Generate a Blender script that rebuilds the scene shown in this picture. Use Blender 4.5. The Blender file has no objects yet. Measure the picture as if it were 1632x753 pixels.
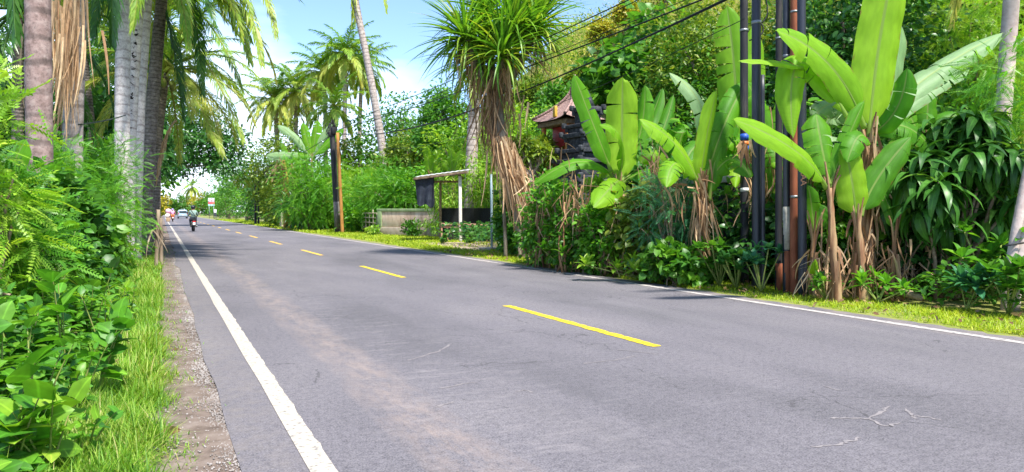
import bpy, bmesh, math, random
import numpy as np
from mathutils import Vector, Matrix

# ------------------------------------------------------------------ camera, sky, sun, exposure
S = bpy.context.scene
COL = S.collection
rad = math.radians
F, CX, CY = 1220.0, 816.0, 376.5            # focal length and centre in photo pixels
YAW, PITCH, EYE = rad(24.58), rad(1.81), 1.30
cam_data = bpy.data.cameras.new('camera')
cam_data.sensor_width = 36.0
cam_data.lens = 36.0 * F / 1632.0
cam_data.clip_start, cam_data.clip_end = 0.05, 3000.0
cam = bpy.data.objects.new('camera', cam_data)
COL.objects.link(cam)
cam.location = (0, 0, EYE)
cam.rotation_euler = (rad(90) - PITCH, 0, -YAW)
S.camera = cam

SUN_EL, SUN_AZ = rad(60), rad(168)           # azimuth clockwise from +Y (the way the road runs)
W = bpy.data.worlds.new('World'); S.world = W; W.use_nodes = True
def build_world():
    nt = W.node_tree; n = nt.nodes; l = nt.links; n.clear()
    out = n.new('ShaderNodeOutputWorld'); bg = n.new('ShaderNodeBackground'); bg.inputs[1].default_value = 0.15
    sky = n.new('ShaderNodeTexSky'); sky.sky_type = 'NISHITA'; sky.sun_disc = False
    sky.sun_elevation = SUN_EL; sky.sun_rotation = SUN_AZ; sky.air_density = 0.58; sky.dust_density = 0.4; sky.ozone_density = 3.0
    tc = n.new('ShaderNodeTexCoord'); mp = n.new('ShaderNodeMapping'); mp.inputs['Scale'].default_value = (1.0, 1.0, 2.6)
    mp.inputs['Location'].default_value = (0.25, 0.1, 0.35)
    no = n.new('ShaderNodeTexNoise'); no.inputs['Scale'].default_value = 2.1; no.inputs['Detail'].default_value = 7; no.inputs['Roughness'].default_value = 0.52
    rp = n.new('ShaderNodeValToRGB'); rp.color_ramp.elements[0].position = 0.47; rp.color_ramp.elements[1].position = 0.74
    sep = n.new('ShaderNodeSeparateXYZ'); mr = n.new('ShaderNodeMapRange')
    mr.inputs['From Min'].default_value = 0.30; mr.inputs['From Max'].default_value = 0.08
    mr.inputs['To Min'].default_value = -0.14; mr.inputs['To Max'].default_value = 0.2
    add = n.new('ShaderNodeMath'); add.operation = 'ADD'
    mix = n.new('ShaderNodeMixRGB'); mix.inputs['Color2'].default_value = (4.3, 4.9, 5.6, 1)
    l.new(tc.outputs['Generated'], mp.inputs['Vector']); l.new(mp.outputs[0], no.inputs['Vector'])
    l.new(tc.outputs['Generated'], sep.inputs[0]); l.new(sep.outputs['Z'], mr.inputs['Value'])
    l.new(no.outputs['Fac'], add.inputs[0]); l.new(mr.outputs[0], add.inputs[1]); l.new(add.outputs[0], rp.inputs[0])
    l.new(rp.outputs[0], mix.inputs['Fac']); l.new(sky.outputs[0], mix.inputs['Color1']); l.new(mix.outputs[0], bg.inputs[0])
    l.new(bg.outputs[0], out.inputs[0])
build_world()
sd = bpy.data.lights.new('sun', 'SUN'); sd.energy = 3.5; sd.angle = rad(5); sd.color = (1.0, 0.955, 0.88)
sun = bpy.data.objects.new('sun', sd); COL.objects.link(sun)
to_sun = Vector((math.sin(SUN_AZ) * math.cos(SUN_EL), math.cos(SUN_AZ) * math.cos(SUN_EL), math.sin(SUN_EL)))
sun.rotation_euler = to_sun.to_track_quat('Z', 'Y').to_euler()
sun.location = to_sun * 60
S.view_settings.view_transform = 'Standard'; S.view_settings.look = 'None'
S.view_settings.exposure = 1.44; S.view_settings.gamma = 1.0; S.view_settings.use_curve_mapping = False
S.cycles.max_bounces = 8; S.cycles.diffuse_bounces = 4; S.cycles.transmission_bounces = 4; S.cycles.transparent_max_bounces = 8
S.cycles.use_denoising = True

# ------------------------------------------------------------------ maths helpers
R3 = np.array((math.cos(YAW), -math.sin(YAW), 0.0))
FW = np.array((math.sin(YAW) * math.cos(PITCH), math.cos(YAW) * math.cos(PITCH), -math.sin(PITCH)))
UP = np.array((math.sin(YAW) * math.sin(PITCH), math.cos(YAW) * math.sin(PITCH), math.cos(PITCH)))
ORG = np.array((0.0, 0.0, EYE))
def P(px, py, d):
    "a place in the world from a photo pixel and its distance ahead"
    return ORG + d * (FW + (px - CX) / F * R3 + (CY - py) / F * UP)
def G(px, py, z=0.0):
    v = FW + (px - CX) / F * R3 + (CY - py) / F * UP
    return ORG + v * ((z - EYE) / v[2])
def B(px, d, z=0.0):
    "ground point below column px at distance d"
    p = P(px, 338, d); return np.array((p[0], p[1], z))
def nrm(a):
    a = np.asarray(a, float); return a / np.maximum(np.linalg.norm(a, axis=-1, keepdims=True), 1e-9)
rng = np.random.default_rng(7)
def seed(k):
    global rng; rng = np.random.default_rng(k); random.seed(k)
def frames(d, n):
    d = nrm(d); x = np.cross(d, n); bad = np.linalg.norm(x, axis=-1) < 1e-4
    x[bad] = np.cross(d[bad], np.array((1.0, 0.3, 0.2))); x = nrm(x); z = np.cross(x, d)
    return np.stack((x, d, z), axis=-1)
def rand_dir(n):
    return nrm(rng.normal(size=(n, 3)))
def bez(b, c, t, n):
    s = np.linspace(0, 1, n)[:, None]; b, c, t = map(np.asarray, (b, c, t))
    return (1 - s) ** 2 * b + 2 * s * (1 - s) * c + s ** 2 * t
def smooth(x):
    x = np.clip(x, 0, 1); return x * x * (3 - 2 * x)

# ------------------------------------------------------------------ mesh collector
def wloc(p):
    o = np.zeros(3)
    while p is not None: o = o + np.array(p.location); p = p.parent
    return o
class MB:
    def __init__(s): s.v = []; s.q = []; s.r = []; s.uv = []; s.m = []; s.n = 0
    def add(s, v, faces, rnd=0.5, uv=None, mat=0):
        v = np.asarray(v, float).reshape(-1, 3); k = len(v)
        for f in (faces if isinstance(faces, list) else [faces]):
            f = np.asarray(f, int)
            if f.size == 0: continue
            s.q.append(f + s.n); s.m.append(np.full(len(f), mat, int))
        s.v.append(v); s.r.append(np.broadcast_to(np.asarray(rnd, float), (k,)).copy())
        s.uv.append(np.zeros((k, 2)) if uv is None else np.asarray(uv, float)); s.n += k
    def scatter(s, tv, tf, pos, rot, scale, rnd=None, mat=0):
        pos = np.asarray(pos, float); N = len(pos)
        if N == 0: return
        scale = np.asarray(scale, float)
        if scale.ndim == 1: scale = np.repeat(scale[:, None], 3, 1)
        v = np.einsum('nij,nkj->nki', rot, tv[None] * scale[:, None, :]) + pos[:, None, :]
        k = len(tv)
        if rnd is None: rnd = rng.random(N)
        off = (np.arange(N) * k)[:, None, None]
        s.add(v.reshape(-1, 3), [(f[None] + off).reshape(-1, f.shape[1]) for f in tf], np.repeat(rnd, k),
              np.tile(tv[:, :2], (N, 1)), mat)
    def build(s, name, mats, parent=None, smooth_=False, origin=None):
        me = bpy.data.meshes.new(name)
        v = np.concatenate(s.v) if s.v else np.zeros((0, 3))
        o = wloc(parent) if parent is not None else (np.zeros(3) if origin is None else np.asarray(origin, float))
        v = v - o
        tot = np.concatenate([np.full(len(f), f.shape[1], int) for f in s.q]); idx = np.concatenate([f.ravel() for f in s.q])
        me.vertices.add(len(v)); me.vertices.foreach_set('co', v.ravel().astype(np.float32))
        me.loops.add(len(idx)); me.loops.foreach_set('vertex_index', idx.astype(np.int32))
        me.polygons.add(len(tot)); me.polygons.foreach_set('loop_start', np.concatenate(([0], np.cumsum(tot)[:-1])).astype(np.int32))
        me.polygons.foreach_set('loop_total', tot.astype(np.int32))
        me.polygons.foreach_set('material_index', np.concatenate(s.m).astype(np.int32))
        if smooth_: me.polygons.foreach_set('use_smooth', np.ones(len(tot), bool))
        a = me.attributes.new('rnd', 'FLOAT', 'POINT'); a.data.foreach_set('value', np.concatenate(s.r).astype(np.float32))
        uv = np.concatenate(s.uv); a = me.attributes.new('luv', 'FLOAT_VECTOR', 'POINT')
        a.data.foreach_set('vector', np.concatenate((uv, np.zeros((len(uv), 1))), 1).ravel().astype(np.float32))
        me.update(calc_edges=True)
        for m in (mats if isinstance(mats, (list, tuple)) else [mats]): me.materials.append(m)
        ob = bpy.data.objects.new(name, me); COL.objects.link(ob)
        if parent is not None: ob.parent = parent
        else: ob.location = o
        return ob
    # shapes
    def tube(s, pts, radii, n=8, rnd=0.5, mat=0, cap=True, jit=0.0):
        pts = np.asarray(pts, float); k = len(pts); radii = np.broadcast_to(np.asarray(radii, float), (k,))
        t = nrm(np.gradient(pts, axis=0)); ref = np.array((0.0, 0.0, 1.0)) if abs(t[0][2]) < 0.9 else np.array((1.0, 0.0, 0.0))
        x = nrm(np.cross(t, ref)); y = np.cross(t, x)
        a = np.linspace(0, 2 * math.pi, n, endpoint=False)
        rr = radii[:, None] * (1 + jit * rng.normal(size=(k, n)))
        v = pts[:, None] + rr[..., None] * (np.cos(a)[None, :, None] * x[:, None] + np.sin(a)[None, :, None] * y[:, None])
        L = np.concatenate(([0], np.cumsum(np.linalg.norm(np.diff(pts, axis=0), axis=1))))
        uv = np.stack((np.tile(np.arange(n) / n, k), np.repeat(L, n)), 1)
        i = np.arange(k - 1)[:, None] * n; j = np.arange(n)[None]; j2 = (j + 1) % n
        q = np.stack((i + j, i + j2, i + n + j2, i + n + j), -1).reshape(-1, 4)
        fs = [q]
        if cap: fs += [np.arange(n)[::-1][None], (np.arange(n) + (k - 1) * n)[None]]
        s.add(v.reshape(-1, 3), fs, rnd, uv, mat)
    def box(s, c, size, rz=0.0, bev=0.0, rot=None, mat=0, rnd=0.5):
        bm = bmesh.new(); bmesh.ops.create_cube(bm, size=1.0)
        for v in bm.verts: v.co = Vector((v.co.x * size[0], v.co.y * size[1], v.co.z * size[2]))
        if bev: bmesh.ops.bevel(bm, geom=bm.edges[:], offset=bev, segments=2, affect='EDGES', profile=0.5)
        M = Matrix.Rotation(rz, 3, 'Z') if rot is None else rot
        s.bm(bm, M, c, mat, rnd)
    def bm(s, bm, M=None, c=(0, 0, 0), mat=0, rnd=0.5):
        bm.verts.index_update(); M = M or Matrix.Identity(3)
        v = np.array([(M @ q.co)[:] for q in bm.verts]) + np.asarray(c, float)
        d = {}
        for f in bm.faces: d.setdefault(len(f.verts), []).append([q.index for q in f.verts])
        s.add(v, [np.array(x) for x in d.values()], rnd, v[:, :2], mat); bm.free()
    def grid(s, v, nu, nv, rnd=0.5, uv=None, mat=0):
        i = np.arange(nu - 1)[:, None] * nv; j = np.arange(nv - 1)[None]
        s.add(np.asarray(v).reshape(-1, 3), [np.stack((i + j, i + nv + j, i + nv + j + 1, i + j + 1), -1).reshape(-1, 4)], rnd, uv, mat)
    def rings(s, rs, mat=0, rnd=0.5, cap=True):
        "loft through closed rings of equal count"
        k, n = len(rs), len(rs[0]); v = np.asarray(rs, float).reshape(-1, 3)
        i = np.arange(k - 1)[:, None] * n; j = np.arange(n)[None]; j2 = (j + 1) % n
        fs = [np.stack((i + j, i + j2, i + n + j2, i + n + j), -1).reshape(-1, 4)]
        if cap: fs += [np.arange(n)[::-1][None], (np.arange(n) + (k - 1) * n)[None]]
        s.add(v, fs, rnd, v[:, :2], mat)

def tag(o, label=None, cat=None, group=None, kind=None):
    if label: o['label'] = label
    if cat: o['category'] = cat
    if group: o['group'] = group
    if kind: o['kind'] = kind
    return o
def thing(name, loc, label, cat, group=None):
    o = bpy.data.objects.new(name, None); COL.objects.link(o); o.location = tuple(map(float, loc)); o.empty_display_size = 0.2
    return tag(o, label, cat, group)

# ------------------------------------------------------------------ materials
def mat_new(name):
    m = bpy.data.materials.new(name); m.use_nodes = True
    nt = m.node_tree; nt.nodes.clear(); out = nt.nodes.new('ShaderNodeOutputMaterial')
    return m, nt.nodes, nt.links, out
def ramp(n, cols, pos=None):
    r = n.new('ShaderNodeValToRGB'); e = r.color_ramp.elements
    pos = pos or [i / (len(cols) - 1) for i in range(len(cols))]
    while len(e) < len(cols): e.new(0.5)
    for x, c, p in zip(e, cols, pos): x.position = p; x.color = (*c, 1)
    return r
def leaf_mat(name, cols, trans=0.4, rough=0.42, spec=0.4, vein=False, tmul=(1.25, 1.25, 0.55)):
    m, n, l, out = mat_new(name)
    at = n.new('ShaderNodeAttribute'); at.attribute_name = 'rnd'
    r = ramp(n, cols); l.new(at.outputs['Fac'], r.inputs[0]); c = r.outputs[0]
    if vein:
        uv = n.new('ShaderNodeAttribute'); uv.attribute_name = 'luv'
        sp = n.new('ShaderNodeSeparateXYZ'); l.new(uv.outputs['Vector'], sp.inputs[0])
        w = n.new('ShaderNodeTexWave'); w.bands_direction = 'X'; w.inputs['Scale'].default_value = 22; w.inputs['Distortion'].default_value = 2.5; w.inputs['Detail'].default_value = 2
        l.new(uv.outputs['Vector'], w.inputs['Vector'])
        no = n.new('ShaderNodeTexNoise'); no.inputs['Scale'].default_value = 4; l.new(uv.outputs['Vector'], no.inputs['Vector'])
        mx = n.new('ShaderNodeMixRGB'); mx.blend_type = 'OVERLAY'; mx.inputs[0].default_value = 0.16; l.new(c, mx.inputs[1]); l.new(w.outputs['Color'], mx.inputs[2])
        mx2 = n.new('ShaderNodeMixRGB'); mx2.blend_type = 'OVERLAY'; mx2.inputs[0].default_value = 0.3; l.new(mx.outputs[0], mx2.inputs[1]); l.new(no.outputs['Fac'], mx2.inputs[2])
        ab = n.new('ShaderNodeMath'); ab.operation = 'ABSOLUTE'; l.new(sp.outputs['Y'], ab.inputs[0])
        lt = n.new('ShaderNodeMapRange'); lt.inputs['From Min'].default_value = 0.05; lt.inputs['From Max'].default_value = 0.09; lt.inputs['To Min'].default_value = 0.65; lt.inputs['To Max'].default_value = 0
        l.new(ab.outputs[0], lt.inputs['Value'])
        mx3 = n.new('ShaderNodeMixRGB'); l.new(lt.outputs[0], mx3.inputs[0]); l.new(mx2.outputs[0], mx3.inputs[1]); mx3.inputs[2].default_value = (0.33, 0.42, 0.13, 1)
        c = mx3.outputs[0]
        ed = n.new('ShaderNodeMapRange'); ed.inputs['From Min'].default_value = 0.9; ed.inputs['From Max'].default_value = 1.0; l.new(ab.outputs[0], ed.inputs['Value'])
        nb_ = n.new('ShaderNodeTexNoise'); nb_.inputs['Scale'].default_value = 7; nb_.inputs['Detail'].default_value = 4; l.new(uv.outputs['Vector'], nb_.inputs['Vector'])
        nr = n.new('ShaderNodeMapRange'); nr.inputs['From Min'].default_value = .5; nr.inputs['From Max'].default_value = .62; l.new(nb_.outputs['Fac'], nr.inputs['Value'])
        em = n.new('ShaderNodeMath'); em.operation = 'MULTIPLY'; l.new(ed.outputs[0], em.inputs[0]); l.new(nr.outputs[0], em.inputs[1])
        mx4 = n.new('ShaderNodeMixRGB'); l.new(em.outputs[0], mx4.inputs[0]); l.new(c, mx4.inputs[1]); mx4.inputs[2].default_value = (.26, .17, .05, 1); c = mx4.outputs[0]
    else:                                                       # paler midrib and mottled blade
        uv = n.new('ShaderNodeAttribute'); uv.attribute_name = 'luv'
        sp = n.new('ShaderNodeSeparateXYZ'); l.new(uv.outputs['Vector'], sp.inputs[0])
        ab = n.new('ShaderNodeMath'); ab.operation = 'ABSOLUTE'; l.new(sp.outputs['X'], ab.inputs[0])
        lt = n.new('ShaderNodeMapRange'); lt.inputs['From Min'].default_value = 0.015; lt.inputs['From Max'].default_value = 0.075; lt.inputs['To Min'].default_value = 0.45; lt.inputs['To Max'].default_value = 0
        l.new(ab.outputs[0], lt.inputs['Value'])
        tc = n.new('ShaderNodeTexCoord'); no = n.new('ShaderNodeTexNoise'); no.inputs['Scale'].default_value = 14; no.inputs['Detail'].default_value = 3; l.new(tc.outputs['Object'], no.inputs['Vector'])
        mx = n.new('ShaderNodeMixRGB'); mx.blend_type = 'OVERLAY'; mx.inputs[0].default_value = 0.5; l.new(c, mx.inputs[1]); l.new(no.outputs['Fac'], mx.inputs[2])
        mx3 = n.new('ShaderNodeMixRGB'); mx3.blend_type = 'ADD'; l.new(lt.outputs[0], mx3.inputs[0]); l.new(mx.outputs[0], mx3.inputs[1]); l.new(mx.outputs[0], mx3.inputs[2]); c = mx3.outputs[0]
    p = n.new('ShaderNodeBsdfPrincipled'); l.new(c, p.inputs['Base Color']); p.inputs['Roughness'].default_value = rough
    p.inputs['Specular IOR Level'].default_value = spec
    t = n.new('ShaderNodeBsdfTranslucent'); mu = n.new('ShaderNodeMixRGB'); mu.blend_type = 'MULTIPLY'; mu.inputs[0].default_value = 1
    l.new(c, mu.inputs[1]); mu.inputs[2].default_value = (*tmul, 1); l.new(mu.outputs[0], t.inputs[0])
    mix = n.new('ShaderNodeMixShader'); mix.inputs[0].default_value = trans
    l.new(p.outputs[0], mix.inputs[1]); l.new(t.outputs[0], mix.inputs[2]); l.new(mix.outputs[0], out.inputs[0])
    return m
def noise_mat(name, cols, scale=5.0, rough=0.9, detail=6, pos=None, bump=0.3, bscale=None, coord='Object', stretch=(1, 1, 1), spec=0.3, metal=0.0, rings=None, ringcol=(0.05, 0.04, 0.035)):
    m, n, l, out = mat_new(name)
    if coord == 'luv':
        tc = n.new('ShaderNodeAttribute'); tc.attribute_name = 'luv'; src = tc.outputs['Vector']
    else:
        tc = n.new('ShaderNodeTexCoord'); src = tc.outputs[coord]
    mp = n.new('ShaderNodeMapping'); mp.inputs['Scale'].default_value = stretch; l.new(src, mp.inputs['Vector'])
    no = n.new('ShaderNodeTexNoise'); no.inputs['Scale'].default_value = scale; no.inputs['Detail'].default_value = detail; no.inputs['Roughness'].default_value = 0.62
    l.new(mp.outputs[0], no.inputs['Vector'])
    r = ramp(n, cols, pos or [0.3 + 0.4 * i / max(1, len(cols) - 1) for i in range(len(cols))]); l.new(no.outputs['Fac'], r.inputs[0]); c = r.outputs[0]
    p = n.new('ShaderNodeBsdfPrincipled'); p.inputs['Roughness'].default_value = rough; p.inputs['Specular IOR Level'].default_value = spec; p.inputs['Metallic'].default_value = metal
    h = no.outputs['Fac']
    if rings:
        uv = n.new('ShaderNodeAttribute'); uv.attribute_name = 'luv'
        wv = n.new('ShaderNodeTexWave'); wv.bands_direction = 'Y'; wv.inputs['Scale'].default_value = rings; wv.inputs['Distortion'].default_value = 2.2; wv.inputs['Detail'].default_value = 3; wv.inputs['Detail Scale'].default_value = 2.0
        l.new(uv.outputs['Vector'], wv.inputs['Vector'])
        rr = ramp(n, [(1, 1, 1), (0, 0, 0)], [0.03, 0.2]); l.new(wv.outputs['Fac'], rr.inputs[0])
        br = n.new('ShaderNodeTexNoise'); br.inputs['Scale'].default_value = 2.5; l.new(tc.outputs['Object'] if coord != 'luv' else src, br.inputs['Vector'])
        mu = n.new('ShaderNodeMath'); mu.operation = 'MULTIPLY'; l.new(rr.outputs[0], mu.inputs[0]); l.new(br.outputs['Fac'], mu.inputs[1])
        mx = n.new('ShaderNodeMixRGB'); l.new(mu.outputs[0], mx.inputs[0]); l.new(c, mx.inputs[1]); mx.inputs[2].default_value = (*ringcol, 1); c = mx.outputs[0]
        ha = n.new('ShaderNodeMath'); ha.operation = 'ADD'; l.new(wv.outputs['Fac'], ha.inputs[0]); l.new(no.outputs['Fac'], ha.inputs[1]); h = ha.outputs[0]
        fl = n.new('ShaderNodeTexNoise'); fl.inputs['Scale'].default_value = 26; fl.inputs['Detail'].default_value = 5; fl.inputs['Roughness'].default_value = .75; l.new(mp.outputs[0], fl.inputs['Vector'])
        fr = ramp(n, [(.45, .45, .45), (1, 1, 1), (1.15, 1.15, 1.15)], [.34, .5, .68]); l.new(fl.outputs['Fac'], fr.inputs[0])
        mz = n.new('ShaderNodeMixRGB'); mz.blend_type = 'MULTIPLY'; mz.inputs[0].default_value = .8; l.new(c, mz.inputs[1]); l.new(fr.outputs[0], mz.inputs[2]); c = mz.outputs[0]
    l.new(c, p.inputs['Base Color'])
    if bump:
        b = n.new('ShaderNodeBump'); b.inputs['Strength'].default_value = bump; b.inputs['Distance'].default_value = 0.02
        if bscale:
            n2 = n.new('ShaderNodeTexNoise'); n2.inputs['Scale'].default_value = bscale; n2.inputs['Detail'].default_value = 4; l.new(mp.outputs[0], n2.inputs['Vector']); h = n2.outputs['Fac']
        l.new(h, b.inputs['Height']); l.new(b.outputs[0], p.inputs['Normal'])
    l.new(p.outputs[0], out.inputs[0])
    return m
def plain(name, col, rough=0.5, metal=0.0, spec=0.4, vary=0.25):
    return noise_mat(name, [tuple(x * (1 - vary) for x in col), col, tuple(min(1, x * (1 + vary)) for x in col)], 6, rough, spec=spec, metal=metal, bump=0.05)

LM = {
 'vivid':  leaf_mat('vivid leaf', [(.05, .18, .016), (.10, .30, .022), (.19, .39, .03)], .45),
 'lime':   leaf_mat('lime leaf', [(.11, .27, .02), (.21, .40, .03), (.34, .48, .05)], .45),
 'mid':    leaf_mat('mid green leaf', [(.04, .14, .018), (.075, .23, .022), (.14, .31, .03)], .42),
 'deep':   leaf_mat('deep green leaf', [(.022, .09, .02), (.042, .15, .026), (.085, .22, .035)], .36, .36, .45),
 'teal':   leaf_mat('blue green leaf', [(.03, .13, .06), (.05, .20, .085), (.10, .27, .11)], .38),
 'olive':  leaf_mat('olive leaf', [(.06, .13, .015), (.13, .22, .022), (.26, .32, .04)], .4),
 'gold':   leaf_mat('golden leaf', [(.20, .24, .02), (.36, .33, .03), (.48, .40, .05)], .4),
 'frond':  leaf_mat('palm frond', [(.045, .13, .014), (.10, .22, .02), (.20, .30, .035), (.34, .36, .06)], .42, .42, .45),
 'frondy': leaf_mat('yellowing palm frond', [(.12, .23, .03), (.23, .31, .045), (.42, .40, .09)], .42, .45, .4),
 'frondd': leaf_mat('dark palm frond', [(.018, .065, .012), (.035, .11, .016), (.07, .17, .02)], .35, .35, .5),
 'banana': leaf_mat('banana leaf', [(.06, .24, .018), (.16, .42, .02), (.32, .56, .03)], .56, .5, .3, vein=True),
 'pale':   leaf_mat('pale banana underside', [(.19, .34, .13), (.30, .45, .22)], .4, .5, .3, vein=True),
 'dry':    leaf_mat('dry leaf', [(.11, .06, .032), (.25, .15, .08), (.43, .30, .18)], .25, .8, .15, tmul=(1, 1, 1)),
 'straw':  leaf_mat('straw', [(.26, .15, .08), (.42, .28, .16), (.55, .40, .24)], .2, .8, .15, tmul=(1, 1, 1)),
 'grass':  leaf_mat('grass blade', [(.07, .19, .02), (.15, .33, .025), (.28, .42, .05), (.46, .43, .17)], .45, .5, .3),
 'verge':  leaf_mat('verge grass', [(.16, .28, .015), (.32, .44, .02), (.46, .46, .06)], .4, .5, .3),
 'red':    leaf_mat('red petal', [(.6, .015, .02), (.8, .04, .03)], .3, tmul=(1, 1, 1)),
}
BARK = {
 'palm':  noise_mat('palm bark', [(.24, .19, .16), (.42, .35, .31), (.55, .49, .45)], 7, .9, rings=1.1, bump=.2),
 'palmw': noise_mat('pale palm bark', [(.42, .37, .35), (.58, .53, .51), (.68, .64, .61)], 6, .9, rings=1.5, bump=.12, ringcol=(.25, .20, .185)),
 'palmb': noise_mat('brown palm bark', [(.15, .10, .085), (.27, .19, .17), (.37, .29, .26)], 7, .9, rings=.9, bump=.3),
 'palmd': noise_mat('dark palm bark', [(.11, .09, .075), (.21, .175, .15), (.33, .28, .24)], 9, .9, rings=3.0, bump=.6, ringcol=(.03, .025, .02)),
 'tree':  noise_mat('tree bark', [(.10, .075, .05), (.20, .16, .12), (.32, .27, .21)], 12, .95, stretch=(1, 1, .25), bump=.6),
 'twig':  noise_mat('twig', [(.12, .08, .05), (.25, .18, .12), (.36, .29, .2)], 14, .95, bump=.3),
 'stem':  noise_mat('green stem', [(.12, .18, .03), (.22, .28, .06), (.3, .25, .1)], 8, .6, bump=.1),
 'pseudo': noise_mat('banana stem', [(.10, .045, .022), (.24, .12, .06), (.38, .25, .13), (.26, .27, .07)], 5, .75, stretch=(1, 1, .18), bump=.4),
 'pale':  noise_mat('pale grey bark', [(.38, .28, .25), (.52, .41, .37), (.60, .52, .47)], 6, .9, bump=.35, bscale=14),
}
# ------------------------------------------------------------------ leaf shapes (axis +Y, face +Z)
T_DIA = (np.array([(0, 0, 0), (.5, .42, .08), (0, 1, -.06), (-.5, .42, .08)], float), [np.array([(0, 1, 2), (0, 2, 3)])])
def oval(bw=.38, mw=.5, tw=.3, y0=.2):
    v = np.array([(0, 0, 0), (0, .35, .0), (0, .7, -.03), (0, 1, -.14), (bw, y0, .06), (mw, .46, .08), (tw, .78, .0), (-bw, y0, .06), (-mw, .46, .08), (-tw, .78, .0)], float)
    return v, [np.array([(0, 4, 1), (1, 4, 5), (1, 5, 2), (2, 5, 6), (2, 6, 3), (0, 1, 7), (1, 8, 7), (1, 2, 8), (2, 9, 8), (2, 3, 9)])]
T_OVAL = oval(); T_HEART = oval(.46, .52, .28, -.06)
def strap(n=5, bend=.5, w0=.35, peak=.4, tip=0.0, fold=.12):
    s = np.linspace(0, 1, n + 1); a = bend * s * 1.6
    y = np.concatenate(([0], np.cumsum(np.cos(a[:-1]) / n))); z = -np.concatenate(([0], np.cumsum(np.sin(a[:-1]) / n)))
    w = .5 * np.where(s < peak, w0 + (1 - w0) * smooth(s / peak), 1 - (1 - tip) * ((s - peak) / (1 - peak)) ** 1.6)
    v = np.concatenate([np.stack((sd * w, y, z + (fold * w * 1 if sd else 0)), 1) for sd in (-1, 0, 1)])
    i = np.arange(n); k = n + 1
    return v, [np.concatenate((np.stack((i, i + k, i + k + 1, i + 1), 1), np.stack((i + k, i + 2 * k, i + 2 * k + 1, i + k + 1), 1)))]
T_STRAP = strap(fold=.05); T_SWORD = strap(7, .42, .8, .2, 0, .03); T_DROOP = strap(6, 1.1, .3, .35, 0, .07); T_LANCE = strap(4, .5, .25, .45, 0, .08)
T_BLADE = strap(3, .5, .8, .2, .05, .3)
def pinnate(n=9, ll=.24, lw=.1, droop=.25):
    V = []; Fc = []
    for i in range(n):
        s = .12 + .86 * i / (n - 1); y = s; z = -droop * s * s
        L = ll * (1 - .55 * abs(s - .45) * 1.3)
        for sg in (-1, 1):
            d = nrm(np.array((sg * .86, .5, -.18))); t = np.array((0, 1, 0)); b = np.array((0, y, z)); k = len(V)
            V += [b, b + d * L * .5 + t * lw * .5, b + d * L, b + d * L * .5 - t * lw * .5]
            Fc += [(k, k + 1, k + 2), (k, k + 2, k + 3)]
    k = len(V); b = np.array((0, .98, -droop)); V += [b, b + (.05, .1, 0), b + (0, .22, -.04), b + (-.05, .1, 0)]; Fc += [(k, k + 1, k + 2), (k, k + 2, k + 3)]
    k = len(V); V += [(-.006, 0, 0), (.006, 0, 0), (.004, .98, -droop), (-.004, .98, -droop)]; Fc += [(k, k + 1, k + 2), (k, k + 2, k + 3)]
    return np.array(V, float), [np.array(Fc)]
T_PIN = pinnate(); T_PINF = pinnate(13, .2, .055, .35)
TEM = dict(dia=(T_DIA, .5), oval=(T_OVAL, .62), heart=(T_HEART, .85), lance=(T_LANCE, .22), strap=(T_STRAP, .15), droop=(T_DROOP, .17), pin=(T_PIN, 1.), pinf=(T_PINF, 1.))

def leaves(mb, shape, pos, out, size, up=.6, jit=.5, droop=.2, mat=0, rnd=None):
    "leaves at pos pointing roughly along out, faces turned up and out"
    (tv, tf), w = TEM[shape]; N = len(pos)
    d = nrm(nrm(out) + jit * rng.normal(size=(N, 3)) + np.array((0, 0, -droop)))
    n = nrm(nrm(out) * (1 - up) + np.array((0, 0, up)) + .35 * rng.normal(size=(N, 3)))
    sz = size * (0.7 + .6 * rng.random(N))
    mb.scatter(tv, tf, pos, frames(d, n), np.stack((sz * w, sz, sz), 1), rnd, mat)

def cloud(mb, shape, blobs, n, size, base=np.zeros(3), cl=22, tight=.2, up=.6, droop=.25, mat=0, hollow=.55, jit=.5):
    vol = np.array([b[3] * b[4] * b[5] for b in blobs]) ** .67; cnt = np.maximum(1, (n * vol / vol.sum() / cl).astype(int)); cs = []
    for b, k in zip(blobs, cnt):
        c = np.array(b[:3]) + base; r = np.array(b[3:6])
        d = rand_dir(k); q = c + d * r * (hollow + (1.06 - hollow) * rng.random((k, 1)) ** .6)
        q = q[q[:, 2] > .03]; k = len(q)
        if not k: continue
        m = np.maximum(4, rng.poisson(cl, k)); idx = np.repeat(np.arange(k), m); sg = tight * r.mean() * (.6 + .8 * rng.random(k))
        e = rng.normal(size=(len(idx), 3)) * sg[idx, None] * np.array((1, 1, .6)); p = q[idx] + e
        o = nrm(p - c) * .5 + nrm(e + 1e-6) * .8
        tone = np.clip(.5 + .2 * rng.normal(size=k)[idx] + .2 * rng.normal(size=len(idx)), 0, 1)
        ok = p[:, 2] > .02
        leaves(mb, shape, p[ok], o[ok], size, up, jit, droop, mat, tone[ok]); cs.append(q)
    return np.concatenate(cs) if cs else np.zeros((0, 3))

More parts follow.
